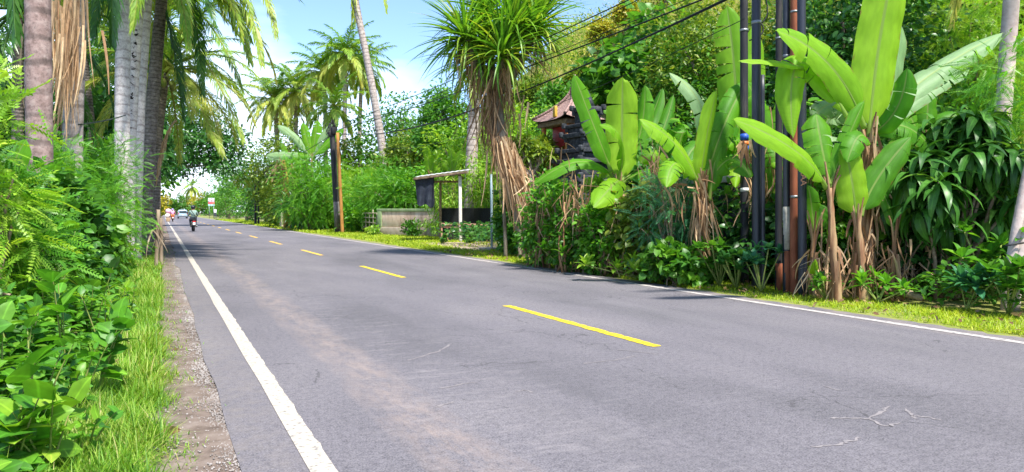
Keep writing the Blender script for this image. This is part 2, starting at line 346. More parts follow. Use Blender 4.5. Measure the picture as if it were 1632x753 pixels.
def tree(name, label, cat, base, blobs, n, size, mat='mid', bark='tree', r=.16, shape='dia', group=None, lean=(0, 0), tilt=.6, crown='crown', trunk='trunk', limbs=14, **kw):
    base = np.asarray(base, float); t = thing(name, base, label, cat, group)
    mb = MB(); cs = cloud(mb, shape, blobs, n, size, base, **kw)
    mb.build(crown, LM[mat] if isinstance(mat, str) else [LM[x] for x in mat], t)
    bc = np.mean([b[:3] for b in blobs], axis=0); tb = MB()
    zc = max(.3, min(b[2] for b in blobs) * .55 + bc[2] * .3)
    top = base + np.array((bc[0] * tilt + lean[0], bc[1] * tilt + lean[1], zc)); s = np.linspace(0, 1, 7)[:, None]
    pts = base + (top - base) * s + np.concatenate((np.zeros((1, 3)), rng.normal(size=(5, 3)) * .04 * zc * np.array((1, 1, 0)), np.zeros((1, 3))))
    pts[0, 2] -= .15
    tb.tube(pts, np.linspace(r * 1.25, r * .7, 7), 9, jit=.04)
    for b in blobs:
        c = base + np.array(b[:3]); tb.tube(bez(top - (0, 0, .1), (top + c) / 2 + (0, 0, -.15 * b[5]), c, 6), np.linspace(r * .55, r * .16, 6), 6)
        if len(cs):
            near = cs[np.linalg.norm((cs - c) / np.array(b[3:6]), axis=1) < 1.15]
            for q in near[:max(2, limbs // len(blobs))]: tb.tube(bez(c, (c + q) / 2 + (0, 0, .1 * b[5]), q, 4), np.linspace(r * .2, r * .05, 4), 4, cap=False)
    tb.build(trunk, BARK[bark], t, True); return t

def bush(name, label, base, wid, hgt, n, size, mat='mid', shape='dia', group=None, cat='shrub', depth=None, bark='twig', nb=5, stems=7, **kw):
    base = np.asarray(base, float); D = depth or wid; bl = []
    for i in range(nb):
        a = 2 * math.pi * i / nb + rng.random(); q = .28 if nb > 1 else 0
        h = hgt * (.42 + .22 * rng.random())
        bl.append((math.cos(a) * wid * q, math.sin(a) * D * q, h, wid * (.26 + .08 * rng.random()), D * .3, h * .9))
    bl.append((0, 0, hgt * .62, wid * .3, D * .3, hgt * .38))
    t = thing(name, base, label, cat, group); mb = MB(); kw.setdefault('hollow', .4)
    cs = cloud(mb, shape, bl, n, size, base, **kw); mb.build('foliage', LM[mat] if isinstance(mat, str) else [LM[x] for x in mat], t)
    sb = MB()
    for q in (cs[rng.permutation(len(cs))[:stems * 3]] if len(cs) else []):
        b0 = base + np.array((*(rng.normal(size=2) * .08 * wid), -.05)); sb.tube(bez(b0, (b0 + q) / 2 + (0, 0, .2 * hgt), q, 5), np.linspace(.012, .005, 5) * (1 + hgt * .5), 5, cap=False)
    sb.build('stem', BARK[bark], t, True); return t

# ------------------------------------------------------------------ palms
def frond_mesh(mb, pts, n=46, ll=.6, w=.035, hang=.55, seed_=0, tatter=0.0, tone=.5, mat=0, rmat=None):
    pts = np.asarray(pts, float); L = np.concatenate(([0], np.cumsum(np.linalg.norm(np.diff(pts, axis=0), axis=1)))); tot = L[-1]
    s = np.linspace(.14, .995, n); pos = np.stack([np.interp(s * tot, L, pts[:, k]) for k in range(3)], 1)
    T = nrm(np.gradient(pos, axis=0)); Z = np.array((0, 0, 1.0)); Sd = np.cross(T, Z); bad = np.linalg.norm(Sd, axis=1) < .25
    if bad.any() and not bad.all():
        g = Sd[~bad][0]; Sd[bad] = g
    elif bad.all(): Sd[:] = (1, 0, 0)
    Sd = nrm(Sd); Nn = np.cross(Sd, T)
    prof = np.minimum(1, ((s - .1) / .16).clip(0) ** .7) * (1 - .68 * ((s - .35).clip(0) / .65) ** 1.5)
    V = []; Q = []; Tr = []; U = []; k = 0; rn = []
    for sg in (-1, 1):
        keep = rng.random(n) > tatter
        l = ll * prof * (.85 + .3 * rng.random(n)); ang = .95 - .5 * s + .1 * rng.normal(size=n)
        d = nrm(sg * Sd * np.sin(ang)[:, None] + T * np.cos(ang)[:, None] + Nn * (.28 + .12 * rng.normal(size=n))[:, None] - Z * (hang * (.35 + .3 * rng.random(n)))[:, None])
        d2 = nrm(d - Z * (hang * (1.0 + .5 * rng.random(n)))[:, None])
        m = pos + d * (l * .45)[:, None]; e = m + d2 * (l * .55)[:, None]
        wv = nrm(T - d * (T * d).sum(1, keepdims=True)) * (w * .5)
        v = np.stack((pos - wv * .6, pos + wv * .6, m + wv, m - wv, e), 1)[keep]; N = len(v)
        o = (np.arange(N) * 5)[:, None] + k
        Q.append(o + np.array((0, 1, 2, 3))); Tr.append(o + np.array((3, 2, 4))); V.append(v.reshape(-1, 3)); k += 5 * N
        rn.append(np.repeat(np.clip(tone + .12 * rng.normal(size=N), 0, 1), 5))
    mb.add(np.concatenate(V), [np.concatenate(Q), np.concatenate(Tr)], np.concatenate(rn), mat=mat)
    mb.tube(pts, np.linspace(.045, .008, len(pts)) * (.6 + tot * .12), 5, rnd=.85, mat=mat if rmat is None else rmat, cap=False)
def arc(o, az, e0, e1, L, n=14):
    s = np.linspace(0, 1, n); e = e0 + (e1 - e0) * s ** 1.15; st = L / (n - 1)
    h = np.concatenate(([0], np.cumsum(np.cos(e[:-1]) * st))); z = np.concatenate(([0], np.cumsum(np.sin(e[:-1]) * st)))
    return np.asarray(o) + np.stack((h * math.cos(az), h * math.sin(az), z), 1)
def palm(label, pts, r0, r1, nf=18, L=3.2, mats=('frond', 'frondy'), bark='palm', group=None, ll=.62, n=46, old=.3, nuts=True, az0=0.0, azr=(0, 2 * math.pi), w=.05, hang=.6, elev=(1.25, -.75), extra=None):
    pts = np.asarray(pts, float); t = thing('coconut_palm', (pts[0][0], pts[0][1], 0), label, 'palm tree', group)
    k = 28; s = np.linspace(0, len(pts) - 1, k); P3 = np.stack([np.interp(s, np.arange(len(pts)), pts[:, j]) for j in range(3)], 1)
    for _ in range(3): P3[1:-1] = (P3[:-2] + 2 * P3[1:-1] + P3[2:]) / 4
    tb = MB(); rr = np.linspace(r0, r1, k) * (1 + .012 * rng.normal(size=k)); rr[:3] *= (1.25, 1.12, 1.04)
    tb.tube(P3, rr, 16, jit=.012); tb.build('trunk', BARK[bark], t, True)
    top = P3[-1]
    for i in range(nf):
        q = i / max(1, nf - 1); az = az0 + azr[0] + (i * 2.39996) % (2 * math.pi) * (azr[1] - azr[0]) / (2 * math.pi)
        e0 = elev[0] + (elev[1] - elev[0]) * q + .08 * rng.normal(); e1 = e0 - (.8 + .55 * q + .3 * rng.random())
        fb = MB(); frond_mesh(fb, arc(top + (0, 0, .1), az, e0, max(e1, -1.5), L * (.85 + .25 * rng.random())), n, ll, w, hang, tone=.35 + .4 * q + .1 * rng.normal())
        fb.build('frond', LM[mats[1] if q > 1 - old else mats[0]], t)
    if nuts:
        for i in range(6):
            a = rng.random() * 6.28; nb = MB(); c = top + (.24 * math.cos(a), .24 * math.sin(a), -.25 - .2 * rng.random()); u = np.linspace(-1, 1, 6)
            nb.tube(np.stack((np.full(6, c[0]), np.full(6, c[1]), c[2] + u * .14), 1), .105 * np.sqrt(np.maximum(.02, 1 - u ** 2)), 8); nb.build('coconut', BARK['stem'], t, True)
    return t

# ------------------------------------------------------------------ banana plants
def banana_leaf(pts, wid, nh, fold=.25, tears=5, tone=.5, mat='banana', parent=None, name='leaf', label=None, droop=.35, pet=.1):
    pts = np.asarray(pts, float); n = 40; s0 = np.linspace(0, 1, len(pts)); s = np.linspace(0, 1, n)
    c = np.stack([np.interp(s, s0, pts[:, k]) for k in range(3)], 1); L = np.linalg.norm(np.diff(c, axis=0), axis=1).sum()
    T = nrm(np.gradient(c, axis=0)); nh = np.broadcast_to(np.asarray(nh, float), (n, 3)); Sd = nrm(np.cross(T, nh)); N = np.cross(Sd, T)
    u = ((s - pet) / (1 - pet)).clip(0, 1)
    prof = np.minimum(1, (u / .16).clip(0) ** .6) * np.minimum(1, ((1 - u) / .17).clip(0) ** .55) * (.82 + .3 * u * (1 - u) * 2) * (1 + .025 * np.cumsum(rng.normal(size=n)) / 3)
    mb = MB(); nv = 5
    for sg in (-1, 1):
        cuts = sorted(set(rng.integers(6, n - 4, max(0, int(tears * 1.7 * (.5 + rng.random())))).tolist())); bnd = [0] + cuts + [n - 1]
        for a, b in zip(bnd[:-1], bnd[1:]):
            if b <= a: continue
            i = np.arange(a, b + 1); dr = fold + droop * (rng.random() - .4) * (1 if tears else .25)
            v = np.linspace(0, 1, nv)[None, :, None]; wave = .03 * np.sin(i * .8 + sg * 2 + rng.random())[:, None, None]
            wd = (wid * .5 * prof[i])[:, None, None]; gap = np.zeros(len(i))
            if tears and b - a > 2: gap[0] = 1.3 * rng.random() ** 2; gap[-1] = -1.3 * rng.random() ** 2
            back = T[i][:, None, :] * (-.03 * wid * v ** 1.5) + T[i][:, None, :] * (gap[:, None, None] * v * L / n * .8)
            p = c[i][:, None, :] + sg * Sd[i][:, None, :] * wd * v * math.cos(dr) + N[i][:, None, :] * wd * (v * math.sin(.35) * .9 - v ** 2 * (math.sin(dr) + .35) + wave * v) + back
            uv = np.stack((np.repeat(s[i] * L, nv), np.tile(np.linspace(0, 1, nv) * sg, len(i))), 1)
            mb.grid(p, len(i), nv, np.clip(tone + .06 * rng.normal(), 0, 1), uv)
    mb.tube(c - N * .012, np.concatenate((np.linspace(.05, .026, 8), np.linspace(.024, .004, n - 8))) * (wid / .6) ** .5, 6, rnd=.9); mb.uv[-1][:, 1] = 0
    o = mb.build(name, LM[mat], parent, True)
    if label: o['label'] = label
    return o
def banana_stem(mb, b, t, r0, r1, strips=14, hang=.5):
    b = np.asarray(b, float); t = np.asarray(t, float); m = (b + t) / 2 + rng.normal(size=3) * .03
    mb.tube(bez(b - (0, 0, .1), m, t, 16), np.linspace(r0, r1 * .7, 16), 10, jit=.09)
    ax = nrm(t - b)
    for i in range(7):                                         # petioles fanning out of the stem top
        a = i * .9 + rng.random(); d = np.array((math.cos(a), math.sin(a), 0)); mb.tube(bez(t - ax * .35, t + ax * .05 + d * r1 * .6, t + ax * (.18 + .2 * rng.random()) + d * (.08 + .1 * rng.random()), 6), np.linspace(r1 * .55, .012, 6), 6, cap=False)
    for i in range(strips):                                    # old leaf bases peeling off
        f = .15 + .85 * rng.random(); p = b + (t - b) * f; a = rng.random() * 6.28; d = np.array((math.cos(a), math.sin(a), 0))
        l = hang * (.5 + rng.random()); q = [p + d * r0 * .95, p + d * r0 * 1.5 - (0, 0, l * .4), p + d * r0 * (1.2 + rng.random()) - (0, 0, l)]
        ribbon(mb, bez(*q, 5), .03 + .04 * rng.random(), d)
def ribbon(mb, pts, w, n, rnd=None, mat=0, twist=.6):
    pts = np.asarray(pts, float); k = len(pts); T = nrm(np.gradient(pts, axis=0)); Sd = nrm(np.cross(T, np.asarray(n, float) + twist * rng.normal(size=3)))
    ww = w * .5 * np.minimum(1, np.linspace(1.5, .25, k))[:, None]
    v = np.stack((pts - Sd * ww, pts + Sd * ww), 1); mb.grid(v, k, 2, rng.random() if rnd is None else rnd)
def strands(mb, n, p0, spread, length, w=.02, bias=(0, 0, -1), curl=.25):
    p0 = np.asarray(p0, float); sp = np.asarray(spread, float)
    for i in range(n):
        a = p0 + rng.normal(size=3) * sp; d = nrm(np.asarray(bias) + curl * rng.normal(size=3)); l = length * (.5 + rng.random()); d2 = nrm(d + (0, 0, -.7) + .5 * rng.normal(size=3))
        ribbon(mb, bez(a, a + d * l * .5, a + d * l * .5 + d2 * l * .5, 7), w * (.35 + .9 * rng.random()), rand_dir(1)[0])
def rosette(mb, shape, c, n, L, w, e=(1.3, -.3), axis=(0, 0, 1), mat=0, tone=.5, droopn=True):
    (tv, tf), _ = TEM[shape] if isinstance(shape, str) else (shape, 1); i = np.arange(n); az = i * 2.39996 + rng.random() * 6; q = (i + .5) / n
    el = e[0] + (e[1] - e[0]) * q + .12 * rng.normal(size=n); d = np.stack((np.cos(az) * np.cos(el), np.sin(az) * np.cos(el), np.sin(el)), 1)
    ax = nrm(np.asarray(axis, float)); zz = np.array((0, 0, 1.0))
    if ax[2] < .999:
        v = np.cross(zz, ax); cth = ax[2]; K = np.array(((0, -v[2], v[1]), (v[2], 0, -v[0]), (-v[1], v[0], 0))); Rm = np.eye(3) + K + K @ K / (1 + cth); d = d @ Rm.T
    sz = L * (.75 + .4 * rng.random(n))
    nn = np.broadcast_to(zz, d.shape) + .15 * rng.normal(size=d.shape) + ax * .2
    mb.scatter(tv, tf, np.asarray(c, float) + d * .02, frames(d, nn), np.stack((np.full(n, w) * (.8 + .4 * rng.random(n)), sz, sz), 1), np.clip(tone + .2 * rng.normal(size=n), 0, 1), mat)
# ------------------------------------------------------------------ the setting
def road_mat():
    m, n, l, out = mat_new('asphalt'); tc = n.new('ShaderNodeTexCoord'); sp = n.new('ShaderNodeSeparateXYZ'); l.new(tc.outputs['Object'], sp.inputs[0])
    def noise(sc, det=4, rough=.6, st=(1, 1, 1)):
        mp = n.new('ShaderNodeMapping'); mp.inputs['Scale'].default_value = st; l.new(tc.outputs['Object'], mp.inputs['Vector'])
        q = n.new('ShaderNodeTexNoise'); q.inputs['Scale'].default_value = sc; q.inputs['Detail'].default_value = det; q.inputs['Roughness'].default_value = rough; l.new(mp.outputs[0], q.inputs['Vector']); return q
    def math_(op, a, b=None, clamp=False):
        q = n.new('ShaderNodeMath'); q.operation = op; q.use_clamp = clamp
        for i, x in enumerate((a, b)):
            if x is None: continue
            if isinstance(x, (int, float)): q.inputs[i].default_value = x
            else: l.new(x, q.inputs[i])
        return q.outputs[0]
    def mixc(f, a, b, bt='MIX'):
        q = n.new('ShaderNodeMixRGB'); q.blend_type = bt
        l.new(f, q.inputs[0]) if not isinstance(f, float) else setattr(q.inputs[0], 'default_value', f)
        for i, x in ((1, a), (2, b)):
            if isinstance(x, tuple): q.inputs[i].default_value = (*x, 1)
            else: l.new(x, q.inputs[i])
        return q.outputs[0]
    big = noise(.5, 5, .6, (1, .35, 1)); r = ramp(n, [(.110, .104, .113), (.158, .147, .160), (.196, .181, .189)], [.3, .5, .7]); l.new(big.outputs['Fac'], r.inputs[0]); c = r.outputs[0]
    fine = noise(90, 3, .7); fr = ramp(n, [(.22, .22, .23), (.92, .92, .92), (1.25, 1.24, 1.22)], [.34, .5, .68]); l.new(fine.outputs['Fac'], fr.inputs[0]); c = mixc(.8, c, fr.outputs[0], 'MULTIPLY')
    mott = noise(22, 6, .8); mr_ = ramp(n, [(.60, .60, .62), (1, 1, 1), (1.2, 1.2, 1.19)], [.36, .5, .64]); l.new(mott.outputs['Fac'], mr_.inputs[0]); c = mixc(.85, c, mr_.outputs[0], 'MULTIPLY')
    vor = n.new('ShaderNodeTexVoronoi'); vor.inputs['Scale'].default_value = 55; l.new(tc.outputs['Object'], vor.inputs['Vector'])
    vr = ramp(n, [(1, 1, 1), (0, 0, 0)], [.08, .2]); l.new(vor.outputs['Distance'], vr.inputs[0]); l2 = noise(3, 2); sel = math_('MULTIPLY', vr.outputs[0], math_('GREATER_THAN', l2.outputs['Fac'], .5)); c = mixc(math_('MULTIPLY', sel, .35), c, (.36, .34, .34))
    # fine dark cracks and oil darkened lanes
    dst = noise(2.5, 4, .6); va = n.new('ShaderNodeVectorMath'); va.operation = 'SCALE'; va.inputs['Scale'].default_value = .35; l.new(dst.outputs['Color'], va.inputs[0])
    vb = n.new('ShaderNodeVectorMath'); vb.operation = 'ADD'; l.new(tc.outputs['Object'], vb.inputs[0]); l.new(va.outputs[0], vb.inputs[1])
    vc = n.new('ShaderNodeTexVoronoi'); vc.feature = 'DISTANCE_TO_EDGE'; vc.inputs['Scale'].default_value = .9; l.new(vb.outputs[0], vc.inputs['Vector'])
    ckm = math_('MULTIPLY', math_('LESS_THAN', vc.outputs['Distance'], .0055), math_('GREATER_THAN', noise(.45, 3).outputs['Fac'], .53)); c = mixc(math_('MULTIPLY', ckm, .6), c, (.05, .047, .05))
    # dusty wheel track: a band along the road, broken by noise
    wob = noise(.35, 3, .6, (.2, 1, 1)); x = math_('ADD', sp.outputs['X'], math_('MULTIPLY', math_('SUBTRACT', wob.outputs['Fac'], .5), .35))
    def band(x0, wd, amt, ns, lo, hi, col, c):
        dd = math_('DIVIDE', math_('ABSOLUTE', math_('SUBTRACT', x, x0)), wd); k = math_('SUBTRACT', 1.0, dd, True)
        q = noise(*ns); mr = n.new('ShaderNodeMapRange'); mr.inputs['From Min'].default_value = lo; mr.inputs['From Max'].default_value = hi; l.new(q.outputs['Fac'], mr.inputs['Value'])
        return mixc(math_('MULTIPLY', math_('MULTIPLY', math_('POWER', k, .55), mr.outputs[0]), amt), c, col)
    c = band(1.47, .27, .66, (6, 10, .84, (1, .3, 1)), .42, .64, (.31, .24, .20), c)
    c = band(1.95, .9, .55, (4.5, 6, .75, (.5, 1.6, 1)), .52, .68, (.27, .245, .245), c)
    c = band(3.2, 1.6, .4, (3.0, 6, .75, (.4, 1.8, 1)), .56, .72, (.26, .245, .25), c)
    c = band(.45, .35, .6, (6, 5, .7), .4, .7, (.20, .175, .16), c)
    c = band(8.0, .5, .7, (4, 5, .7, (1, .4, 1)), .42, .62, (.25, .205, .18), c)
    c = band(5.9, .9, .30, (1.2, 6, .7, (1, .25, 1)), .45, .7, (.21, .20, .205), c)
    c = band(2.55, .75, .45, (1.5, 6, .75, (1, .22, 1)), .40, .66, (.088, .084, .092), c)
    c = band(6.3, .8, .40, (1.3, 6, .75, (1, .22, 1)), .42, .66, (.09, .086, .094), c)
    p = n.new('ShaderNodeBsdfPrincipled'); l.new(c, p.inputs['Base Color']); p.inputs['Roughness'].default_value = .82; p.inputs['Specular IOR Level'].default_value = .35
    b = n.new('ShaderNodeBump'); b.inputs['Strength'].default_value = .55; b.inputs['Distance'].default_value = .006; l.new(fine.outputs['Fac'], b.inputs['Height']); l.new(b.outputs[0], p.inputs['Normal']); l.new(p.outputs[0], out.inputs[0]); return m
def sheet(name, x0, x1, ys, z, mat, wob0=0.0, wob1=0.0, nx=4, zf=None, label=None):
    ys = np.asarray(ys, float); k = len(ys); mb = MB()
    a = np.broadcast_to(np.asarray(x0, float), (k,)) + wob0 * np.interp(ys, np.linspace(ys[0], ys[-1], k), rng.normal(size=k)); b = np.broadcast_to(np.asarray(x1, float), (k,)) + wob1 * rng.normal(size=k)
    s = np.linspace(0, 1, nx); X = a[:, None] + (b - a)[:, None] * s; Y = np.repeat(ys[:, None], nx, 1); Z = np.full_like(X, z) if zf is None else zf(X, Y)
    mb.grid(np.stack((X, Y, Z), -1), k, nx); o = mb.build(name, mat, None, True); return tag(o, label, kind='structure')
seed(1)
YS = np.concatenate((np.arange(-6, 14, .12), np.arange(14, 60, .5), np.arange(60, 341, 5)))
soil = noise_mat('soil', [(.05, .045, .02), (.10, .085, .04), (.09, .12, .03)], .9, .95, bscale=8)
gmb = MB(); gmb.grid([[(-700, -60, 0), (-700, 1400, 0)], [(900, -60, 0), (900, 1400, 0)]], 2, 2, uv=None); gmb.v[0][:, 2] = -.06
tag(gmb.build('ground', soil), 'dark damp soil under the plants on both sides', kind='structure')
sheet('road', .34, 8.06, YS, 0.0, road_mat(), .028, .03, 6, label='worn grey two lane asphalt road')
dirt = noise_mat('shoulder dirt', [(.085, .062, .048), (.17, .130, .105), (.24, .195, .165)], 5, .95, bscale=60, bump=.5, detail=9)
sheet('shoulder', -.16, .36, YS, -.03, dirt, .03, 0, 7, lambda X, Y: -.014 + .012 * np.sin(X * 9 + Y * 3.1) * np.sin(Y * 2.3), 'narrow strip of bare grey dirt beside the asphalt')
sheet('verge', -3.2, -.12, YS, -.02, noise_mat('verge soil', [(.06, .09, .02), (.11, .16, .03), (.17, .19, .05)], 3, .95), 0, .03, 5, label='grassy strip on the near side')
sheet('far_verge', 8.04, 16, YS, -.02, noise_mat('far verge soil', [(.15, .19, .03), (.21, .23, .05), (.26, .21, .12)], 2.0, .95), .03, 0, 8, label='grassy strip on the far side')
white = noise_mat('road paint white', [(.17, .16, .155), (.40, .36, .30), (.50, .45, .38)], 26, .8, detail=9, pos=[.34, .45, .7], bscale=70, bump=.2)
white2 = noise_mat('road paint worn white', [(.15, .145, .15), (.38, .35, .33), (.5, .46, .43)], 18, .8, detail=9, pos=[.34, .47, .65], bscale=70, bump=.2)
yellow = noise_mat('road paint yellow', [(.17, .15, .12), (.58, .42, .015), (.70, .53, .02)], 30, .75, detail=9, pos=[.36, .46, .64], bscale=70, bump=.2)
sheet('road_marking', .655, .785, YS, .004, white, .004, .004, 2, label='near white edge line of the road')
sheet('road_marking', 7.69, 7.81, YS, .004, white2, .006, .006, 2, label='far white edge line beside the poles')
amber = noise_mat('road paint amber', [(.50, .26, .04), (.72, .40, .04), (.80, .50, .06)], 12, .65, pos=[.28, .42, .6])
yn, yf = G(1047, 553)[1], G(800, 488)[1]; L = yf - yn; per = G(640, 443)[1] - yn
for i in range(-1, 18):
    y0 = yn + per * i
    sheet('road_marking', 4.27, 4.39, np.linspace(y0, y0 + L, 60), .004, yellow if i < 2 else amber, .006, .006, 2, label='yellow centre dash on the asphalt')
# pale cracks in the asphalt
ck = noise_mat('crack dust', [(.17, .158, .164), (.215, .196, .196), (.26, .232, .228)], 20, .95)
seed(5); mb = MB()
for px_ in ([(1325, 667), (1365, 667), (1385, 668), (1410, 655), (1416, 648)], [(1385, 668), (1405, 678), (1420, 680), (1432, 674)], [(1295, 713), (1330, 710), (1350, 706), (1368, 697)], [(1443, 652), (1455, 664), (1460, 668)], [(1455, 663), (1480, 666), (1500, 670)],
            [(930, 580), (985, 574), (1010, 568)], [(985, 558), (1025, 562), (1048, 565)], [(1310, 615), (1335, 622)], [(822, 625), (838, 622), (848, 626)], [(700, 620), (740, 612), (760, 610)], [(690, 650), (725, 640)], [(760, 500), (800, 497)], [(650, 575), (700, 560), (720, 548)]):
    q = np.array([G(*a) for a in px_]); s = np.linspace(0, len(q) - 1, len(q) * 5); q = np.stack([np.interp(s, np.arange(len(q)), q[:, j]) for j in range(3)], 1) + rng.normal(size=(len(s), 3)) * .007
    w = .0105 * (.4 + rng.random(len(s))) ; t = nrm(np.gradient(q, axis=0)); sd_ = np.stack((-t[:, 1], t[:, 0], 0 * s), 1); q[:, 2] = .0025
    mb.grid(np.stack((q - sd_ * w[:, None], q + sd_ * w[:, None]), 1), len(s), 2)
o = mb.build('road_crack', ck); o.data.update(); tag(o, 'pale branching cracks filled with dust in the asphalt', kind='structure')
# rising ground on the right, beyond the gardens
def hill_h(X, Y): return 23.5 * smooth((X - 19.5) / 29) * (1 - .95 * smooth((Y - 78) / 45)) * (1 + .06 * np.sin(X * .5) * np.cos(Y * .33))
hx = np.linspace(18, 140, 62); hy = np.linspace(-30, 190, 90); X, Y = np.meshgrid(hx, hy, indexing='ij'); mb = MB()
mb.grid(np.stack((X, Y, hill_h(X, Y) - .1 + .25 * rng.normal(size=X.shape) * smooth((X - 20) / 8)), -1), 62, 90)
tag(mb.build('hill', noise_mat('hill grass', [(.10, .13, .025), (.22, .22, .04), (.34, .29, .07)], .5, .95), None, True), 'steep hillside covered in yellow green scrub', kind='structure')
seed(6); N = 5200
cx = 21 + 44 * rng.random(N) ** .8; cy = -8 + 108 * rng.random(N); cz = hill_h(cx, cy); mb = MB(); m = 30; idx = np.repeat(np.arange(N), m)
sz = .8 + 1.1 * rng.random(N); e = rng.normal(size=(len(idx), 3)) * (.45 * sz[idx])[:, None] * (1, 1, .8); p = np.stack((cx, cy, cz + .5 * sz), 1)[idx] + e
tone = np.clip(.5 + 0.28 * rng.normal(size=N)[idx] + .12 * rng.normal(size=len(idx)), 0, 1)
hillleaf = leaf_mat('hill scrub leaf', [(.06, .18, .02), (.16, .30, .02), (.32, .38, .035), (.50, .44, .09)], .4)
leaves(mb, 'dia', p, e + (0, 0, .2), .27, .5, .5, .2, 0, tone)
tag(mb.build('hillside_scrub', hillleaf), 'yellow green scrub covering the hillside', 'scrub', kind='stuff')

# ------------------------------------------------------------------ grass, ground cover, gravel
bv = np.array([(-.5, 0, 0), (.5, 0, 0), (.4, .55, .02), (-.4, .55, .02), (0, 1, -.12)], float); bf = [np.array([(0, 1, 2, 3)]), np.array([(3, 2, 4)])]
def grass(mb, xs, ys, n, h, w, spread=.45, clump=0.0):
    x = xs[0] + (xs[1] - xs[0]) * rng.random(n); y = ys[0] + (ys[1] - ys[0]) * rng.random(n)
    if clump: x += clump * np.sin(y * 7 + x * 5) * .5; y += clump * np.cos(x * 9) * .5
    az = rng.random(n) * 6.283; el = np.clip(1.25 - spread * np.abs(rng.normal(size=n)), .15, 1.5); d = np.stack((np.cos(az) * np.cos(el), np.sin(az) * np.cos(el), np.sin(el)), 1)
    pat = .5 + .5 * np.sin(x * 3.1 + 1.7 * np.sin(y * 1.3)) * np.sin(y * 2.2 + x)
    l = h * (.35 + .8 * rng.random(n)) * (.6 + .65 * pat)
    kp = rng.random(n) < .30 + 1.1 * pat; x, y, az, el, d, pat, l = x[kp], y[kp], az[kp], el[kp], d[kp], pat[kp], l[kp]; n = len(x)
    mb.scatter(bv, bf, np.stack((x, y, np.full(n, -.02)), 1), frames(d, np.stack((-np.cos(az), -np.sin(az), np.full(n, .9)), 1)), np.stack((w * (.6 + .8 * rng.random(n)), l, l), 1), np.clip(.25 + .35 * pat + .25 * rng.normal(size=n), 0, 1))
seed(11); mb = MB()
grass(mb, (-.62, -.06), (2.2, 6), 15000, .25, .006, .75, .12); grass(mb, (-.3, .02), (2.2, 9), 5000, .12, .006, .8, .1); grass(mb, (-.66, -.06), (6, 14), 17000, .25, .009, .75, .12); grass(mb, (-.75, -.05), (14, 34), 16000, .2, .016, .5, .1); grass(mb, (-1.2, -.1), (34, 130), 12000, .3, .05, .5)
grass(mb, (-.14, .16), (2.2, 16), 2600, .08, .006, .8, .12); grass(mb, (-.1, .34), (2.5, 30), 1100, .06, .008, .9, .2)
tag(mb.build('grass', LM['grass']), 'long bright green grass between the dirt strip and the weeds', 'grass', kind='stuff')
seed(12); mb = MB()
grass(mb, (8.28, 9.7), (1.5, 9), 20000, .085, .010, .8, .1); grass(mb, (8.3, 9.8), (9, 17), 22000, .09, .014, .8, .1); grass(mb, (8.35, 10.2), (17, 23.5), 10000, .1, .022, .8, .15); grass(mb, (8.4, 9.6), (23.5, 31), 6000, .12, .026, .8, .2); grass(mb, (9, 12.8), (23, 32), 2200, .12, .03, .8, .2); grass(mb, (8.6, 12.8), (31, 48), 21000, .14, .035, .8, .2); grass(mb, (8.3, 11.5), (48, 140), 20000, .2, .09, .8, .2)
tag(mb.build('grass', LM['verge']), 'short yellow green grass along the far white line', 'grass', kind='stuff')
seed(13)
def cover(name, label, xs, ys, n, size, h, mat, shape='oval', prof=None, kind='stuff'):
    mb = MB(); x = xs[0] + (xs[1] - xs[0]) * rng.random(n); y = ys[0] + (ys[1] - ys[0]) * rng.random(n); top = prof(x, y) if prof else np.full(n, h)
    z = top * (.25 + .75 * rng.random(n) ** .5); a = rng.random(n) * 6.28
    leaves(mb, shape, np.stack((x, y, z), 1), np.stack((np.cos(a), np.sin(a), .35 + 0 * a), 1), size, .8, .4, .3, 0, np.clip(.5 + .3 * np.sin(x * 4 + y * 2.3) * .8 + .25 * rng.normal(size=n), 0, 1))
    return tag(mb.build(name, LM[mat]), label, 'weeds', kind=kind)
bank = lambda x, y: (.10 + .62 * smooth((-x - .42) / .7)) * (.75 + .3 * np.sin(x * 3.3 + y * 1.7) * np.cos(y * 2.6 - x))
cover('undergrowth', 'low leafy weeds crowding the near bank beside the grass', (-3.4, -.52), (2.0, 8), 9500, .085, .6, 'mid', 'oval', bank)
cover('undergrowth', 'bright creeping weeds among the near bank plants', (-3.2, -.5), (2.0, 12), 5200, .10, .6, 'vivid', 'heart', bank)
cover('undergrowth', 'green weeds along the foot of the near palms', (-4.5, -.6), (8, 34), 15000, .13, .6, 'mid', 'oval', bank)
cover('undergrowth', 'mixed creepers at the foot of the far hedge', (9.55, 10.5), (3, 21), 4600, .11, .5, 'mid', 'oval', lambda x, y: .12 + .55 * smooth((x - 9.4) / .6) * (.6 + .4 * np.sin(y * 2.1)))
cover('undergrowth', 'creepers draped over the far hedge', (9.9, 10.9), (9, 20.5), 5200, .13, .5, 'vivid', 'heart', lambda x, y: .25 + 1.5 * smooth((x - 9.8) / .9) * (.55 + .45 * np.sin(y * 1.7 + .6) * np.sin(y * .6)))
cover('undergrowth', 'dark ground cover behind the far roadside plants', (10.3, 17), (0, 30), 14000, .2, .8, 'deep', 'oval', lambda x, y: .4 + .5 * np.abs(np.sin(y * 1.3 + x)))
cover('undergrowth', 'low green plants behind the far verge', (13.4, 19), (34, 75), 9500, .3, .8, 'vivid', 'oval', lambda x, y: .3 + .5 * np.abs(np.sin(y * .7 + x)))
cover('undergrowth', 'dark ground cover under the near palms', (-14, -3), (6, 60), 12000, .35, .8, 'deep', 'oval', lambda x, y: .3 + .9 * np.abs(np.sin(y * .6 + x)))
cover('fallen_leaves', 'brown dead leaves caught among the near weeds', (-2.6, -.3), (2.3, 12), 420, .075, .5, 'dry', 'oval', lambda x, y: .04 + .5 * smooth((-x - .5) / .7))
